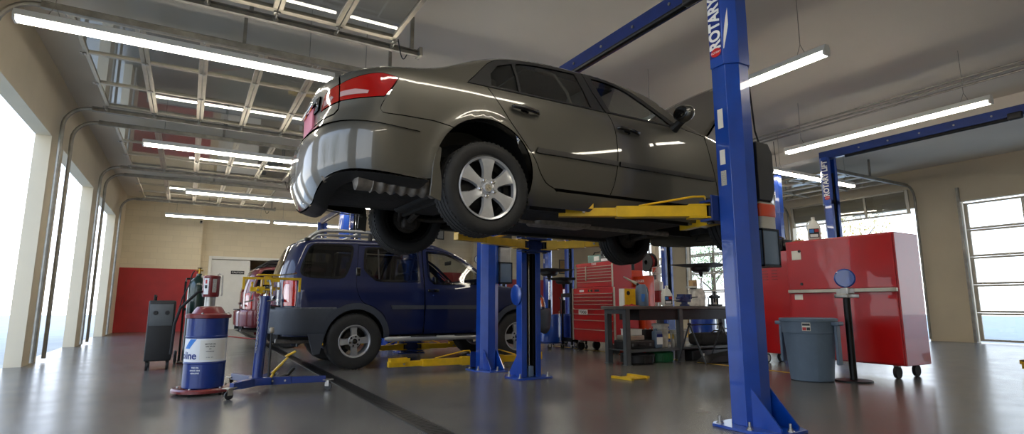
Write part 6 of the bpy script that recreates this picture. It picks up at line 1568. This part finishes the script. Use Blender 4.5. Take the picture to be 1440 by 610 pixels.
MB().box(-.072, -.07, -.05, .05, 1.60, 1.70).build('orange_sticker', 'orange', t); MB().box(-.062, -.06, -.05, .05, 1.44, 1.54).build('dial_plate', 'gunmetal', t)
MB().rbox(-.05, .05, -.09, .09, .95, 1.2, .01).build('valve_block', 'redflat', t); MB().box(-.02, .02, -.02, .02, 0.0, .95).build('riser', 'galv', t)
# ---- red cabinets at the right
t = grp('tool_cabinet', 'shorter red steel cabinet with louvres, between blue post and taller cabinet', 'cabinet', (7.9, 5.50, 0))
MB().box(0, .5, -.32, .32, .16, 1.72).build('body', 'red', t, bevel=.008)
for k in range(4):
    for y in (-.04, .12): MB().box(-.006, 0, y-.045, y+.045, 1.42-.045*k, 1.43-.045*k).build('louvre', 'maroon', t)
for x in (.07, .43):
    for y in (-.24, .24): X = Matrix.Translation((x, y, 0)); MB(X).cyl((0, -.02, .075), (0, .02, .075), .075, n=20).build('caster', 'rubber', t); MB(X).box(-.03, .03, -.03, .03, .14, .165).build('caster_plate', 'galv', t); MB(X).lathe([(.0001, .024), (.05, .022), (.05, -.022), (.0001, -.024)], 20, Matrix.Translation((0, 0, .075)) @ rotm(90, 0, 0)).build('caster_hub', 'white', t)
t = grp('tool_cabinet', 'large glossy red steel cabinet at right behind the grey trash can', 'cabinet', (7.6, 4.32, 0))
MB().box(0, .6, -.75, .72, .16, 1.81).build('body', 'red', t, bevel=.01)
d_ = MB().box(-.018, 0, -.73, .68, 1.12, 1.79).build('upper_door', 'red', t, bevel=.005); MB(TR(-.019, .50, 1.66, 0, -90, 0)).lathe([(.0001, .006), (.02, .006), (.022, 0)], 16).build('door_lock', 'black', d_)
MB(TR(-.019, .50, 1.19, 0, -90, 0)).lathe([(.0001, .006), (.02, .006), (.022, 0)], 16).build('door_lock', 'black', d_)
d_ = MB().box(-.018, 0, -.73, .68, .18, 1.06).build('lower_door', 'red', t, bevel=.005)
MB().box(-.05, 0, -.74, .70, 1.065, 1.11).build('trim_ledge', 'alu', t, bevel=.004)
MB().box(-.021, -.018, .48, .62, 1.54, 1.67).build('notice', 'paper', t); MB().box(-.021, -.018, .50, .62, .97, 1.045).build('notice', 'paper', t)
for x in (.07, .53):
    for y in (-.6, .62): X = Matrix.Translation((x, y, 0)); MB(X).cyl((0, -.02, .075), (0, .02, .075), .075, n=20).build('caster', 'rubber', t); MB(X).box(-.03, .03, -.03, .03, .14, .165).build('caster_plate', 'galv', t)
t = grp('parts_block', 'black greasy engine part on top of the shorter red cabinet', 'engine part', (8.1, 5.42, 1.72))
MB().rbox(-.14, .14, -.10, .22, 0, .2, .03).rbox(-.1, .1, -.22, -.08, .02, .14, .03).build('casting', 'blackmetal', t)
for y in (-.16, -.02, .1): MB(Matrix.Translation((-.145, y, .1))).lathe([(.0001, .03), (.03, .03), (.035, 0)], 14, rotm(0, -90, 0)).build('port', 'cast', t)
MB().tube([(-.1, -.1, .2), (-.12, .0, .25), (-.1, .15, .2)], .014, 8).build('pipe', 'cast', t)
t = grp('fluid_bottle', 'white gallon bottle with a blue label on the large red cabinet', 'bottle', (7.72, 4.66, 1.815), -60); bottle(t)
t = grp('rag', 'crumpled pale pink rag on the large red cabinet left of the white bottle', 'rag', (7.72, 4.90, 1.812))
mb = MB(); mb.add([(x*.7, y, z*1.6+.002) for x, y, z in [(v[0], v[1], v[2]) for v in vs]], [(i*(n+1)+j, (i+1)*(n+1)+j, (i+1)*(n+1)+j+1, i*(n+1)+j+1) for i in range(n) for j in range(n)]) if len(vs) == 169 else mb.sphere((0, 0, .03), .08, 16, 8, 1.2, 1.0, .4)
mb.build('cloth', 'tan', t, smooth=80)
# ---- trash can
t = grp('trash_can', 'blue-grey ribbed plastic trash can in front of the large red cabinet', 'trash can', (6.62, 4.17, 0))
N = 64
def ringr(R, z):
    return [((R+(.004 if (k % 8) in (0, 1) else 0))*math.cos(2*PI*k/N), (R+(.004 if (k % 8) in (0, 1) else 0))*math.sin(2*PI*k/N), z) for k in range(N)]
prof = [(.215, .0), (.235, .01), (.285, .56), (.296, .565), (.303, .70), (.322, .705), (.322, .735), (.305, .74), (.295, .72), (.225, .02)]
vs2 = [p for R, z in prof for p in ringr(R, z)]
MB().add(vs2, [(i*N+j, i*N+(j+1) % N, (i+1)*N+(j+1) % N, (i+1)*N+j) for i in range(len(prof)-1) for j in range(N)]+[tuple(range(N))[::-1], tuple((len(prof)-1)*N+j for j in range(N))]).build('bin', 'greyplastic', t, smooth=25)
for a in (-82, 98):
    X = rotm(0, 0, a); h_ = MB(X).rbox(.29, .38, -.075, .075, .655, .70, .012).build('handle', 'greyplastic', t); MB(X).rbox(.31, .345, -.05, .05, .20, .66, .012).build('handle_stem', 'greyplastic', h_)
X = rotm(0, 0, 180+28)
s_ = MB(X).box(.300, .3125, -.045, .045, .595, .69).build('warning_sticker', 'paper', t); MB(X).box(.3125, .3135, -.04, .0, .60, .635).build('sticker_mark', 'decal_red', s_); MB(X).box(.3125, .3135, .005, .04, .60, .635).build('sticker_mark', 'decal_black', s_); MB(X).box(.3125, .3135, -.04, .04, .655, .68).build('sticker_mark', 'decal_black', s_)
# vise and blue reel at the right edge
t = grp('bench_vise', 'silver vise with a round blue guard at the right edge above the trash can', 'vise', (6.95, 3.86, 0))
MB().cyl((0, 0, 0), (0, 0, .98), .04, n=16).lathe([(.0001, 0), (.2, 0), (.2, .015), (.05, .02)], 24).build('pedestal', 'blackmetal', t)
MB().rbox(-.12, .14, -.08, .08, .98, 1.03, .01).rbox(-.04, .10, -.05, .05, 1.03, 1.10, .01).box(-.1, -.06, -.06, .06, 1.0, 1.09).build('body', 'galv', t)
MB(TR(0, 0, 1.22, 0, 90, 30)).lathe([(.0001, -.03), (.10, -.03), (.115, -.015), (.115, .015), (.10, .03), (.0001, .03)], 32).build('round_guard', 'blue', t)
MB().box(-.015, .015, -.015, .015, 1.05, 1.2).build('guard_stem', 'galv', t)
# ---- things on and by the back wall
t = grp('wall_clock', 'round white wall clock on the cream back wall, above the blue SUV\'s bonnet', 'clock', (11.11, YB-.27, 2.89))
X = rotm(90, 0, 0); MB(X).lathe([(.0001, .02), (.15, .02), (.17, .03), (.175, .0)], 36).build('face', 'white', t); MB(X).lathe([(.162, .025), (.178, .035), (.182, 0)], 36).build('rim', 'black', t)
for a, l_ in ((30, .08), (120, .12)): MB(X @ rotm(0, 0, a)).box(-.004, .004, 0, l_, .022, .025).build('hand', 'black', t)
t = grp('notice_board', 'narrow dark framed notice board high on the cream back wall', 'notice board', (9.28, YB-.26, 3.98)); MB().box(-.17, .17, -.02, 0, -.30, .30).build('frame', 'black', t); MB().box(-.13, .13, -.024, -.02, -.26, .26).build('sheet', 'paperprint', t)
t = grp('notice_board', 'grey framed panel on the back wall left of the far window corner', 'notice board', (15.9, YB-.01, 2.74)); MB().box(-.2, .2, -.03, 0, -.35, .35).build('frame', 'gunmetal', t, bevel=.004); MB().box(-.16, .16, -.034, -.03, -.3, .3).build('sheet', 'tan', t)
t = grp('parts_washer', 'red parts cabinet with a raised lid near the back wall, seen through the SUV\'s windscreen', 'cabinet', (9.3, 21.4, 0)); MB().box(-.5, .5, -.3, .3, .1, 2.2).build('body', 'redflat', t, bevel=.01)
for z in (.8, 1.3, 1.8): MB().box(-.44, .44, -.32, -.3, z-.2, z+.2).build('door', 'redflat', t, bevel=.005)
for x in (-.45, .45): MB().box(x-.04, x+.04, -.25, .25, 0, .1).build('foot', 'black', t)
t = grp('security_camera', 'small pale security camera high on the pilaster by the corner', 'camera', (.2, YB-.5, 3.72)); MB().box(-.03, .03, -.1, 0, .03, .06).build('arm', 'galv', t); MB().rbox(-.05, .05, -.24, -.06, -.05, .04, .02).build('housing', 'galv', t); MB(TR(0, -.245, -.005, 90, 0, 0)).lathe([(.0001, .006), (.03, .006), (.032, 0)], 16).build('lens', 'blackgloss', t)
# stack of dark boxes seen in the store room behind the opening
for i, (x, w_, h_, z) in enumerate(((2.1, .5, .5, 1.401), (2.6, .35, .35, 1.401), (2.0, .3, .3, 1.925))):
    t = grp('storage_box', ('large dark box on the shelf in the room behind the back wall opening', 'smaller dark box on the same shelf in the room behind the back wall', 'small dark box on top of the large one in the room behind the back wall')[i], 'box', (x, YB+1.6, z)); MB().rbox(-w_/2, w_/2, -.2, .2, 0, h_, .02).build('box_body', 'black', t); MB().box(-w_/2-.01, w_/2+.01, -.21, .21, h_, h_+.02).build('lid', 'gunmetal', t)
t = grp('shelf_unit', 'grey steel shelf in the room behind the back wall opening', 'shelf', (2.3, YB+1.6, 0))
for z in (.5, 1.37): MB().box(-.7, .7, -.3, .3, z, z+.03).build('shelf_board', 'gunmetal', t)
for x in (-.68, .68):
    for y in (-.28, .28): MB().box(x-.02, x+.02, y-.02, y+.02, 0, 1.37).build('upright', 'gunmetal', t)
# air hose trailing on the floor by the burgundy car
t = MB().tube(smooth3([(.1, 18.6, .012), (.6, 18.4, .012), (1.1, 17.6, .012), (1.5, 16.3, .012), (1.9, 15.8, .012)], 6), .012, 8).build('air_hose', 'redhose'); tag(t, 'thin red air hose lying on the floor near the burgundy SUV', 'hose')
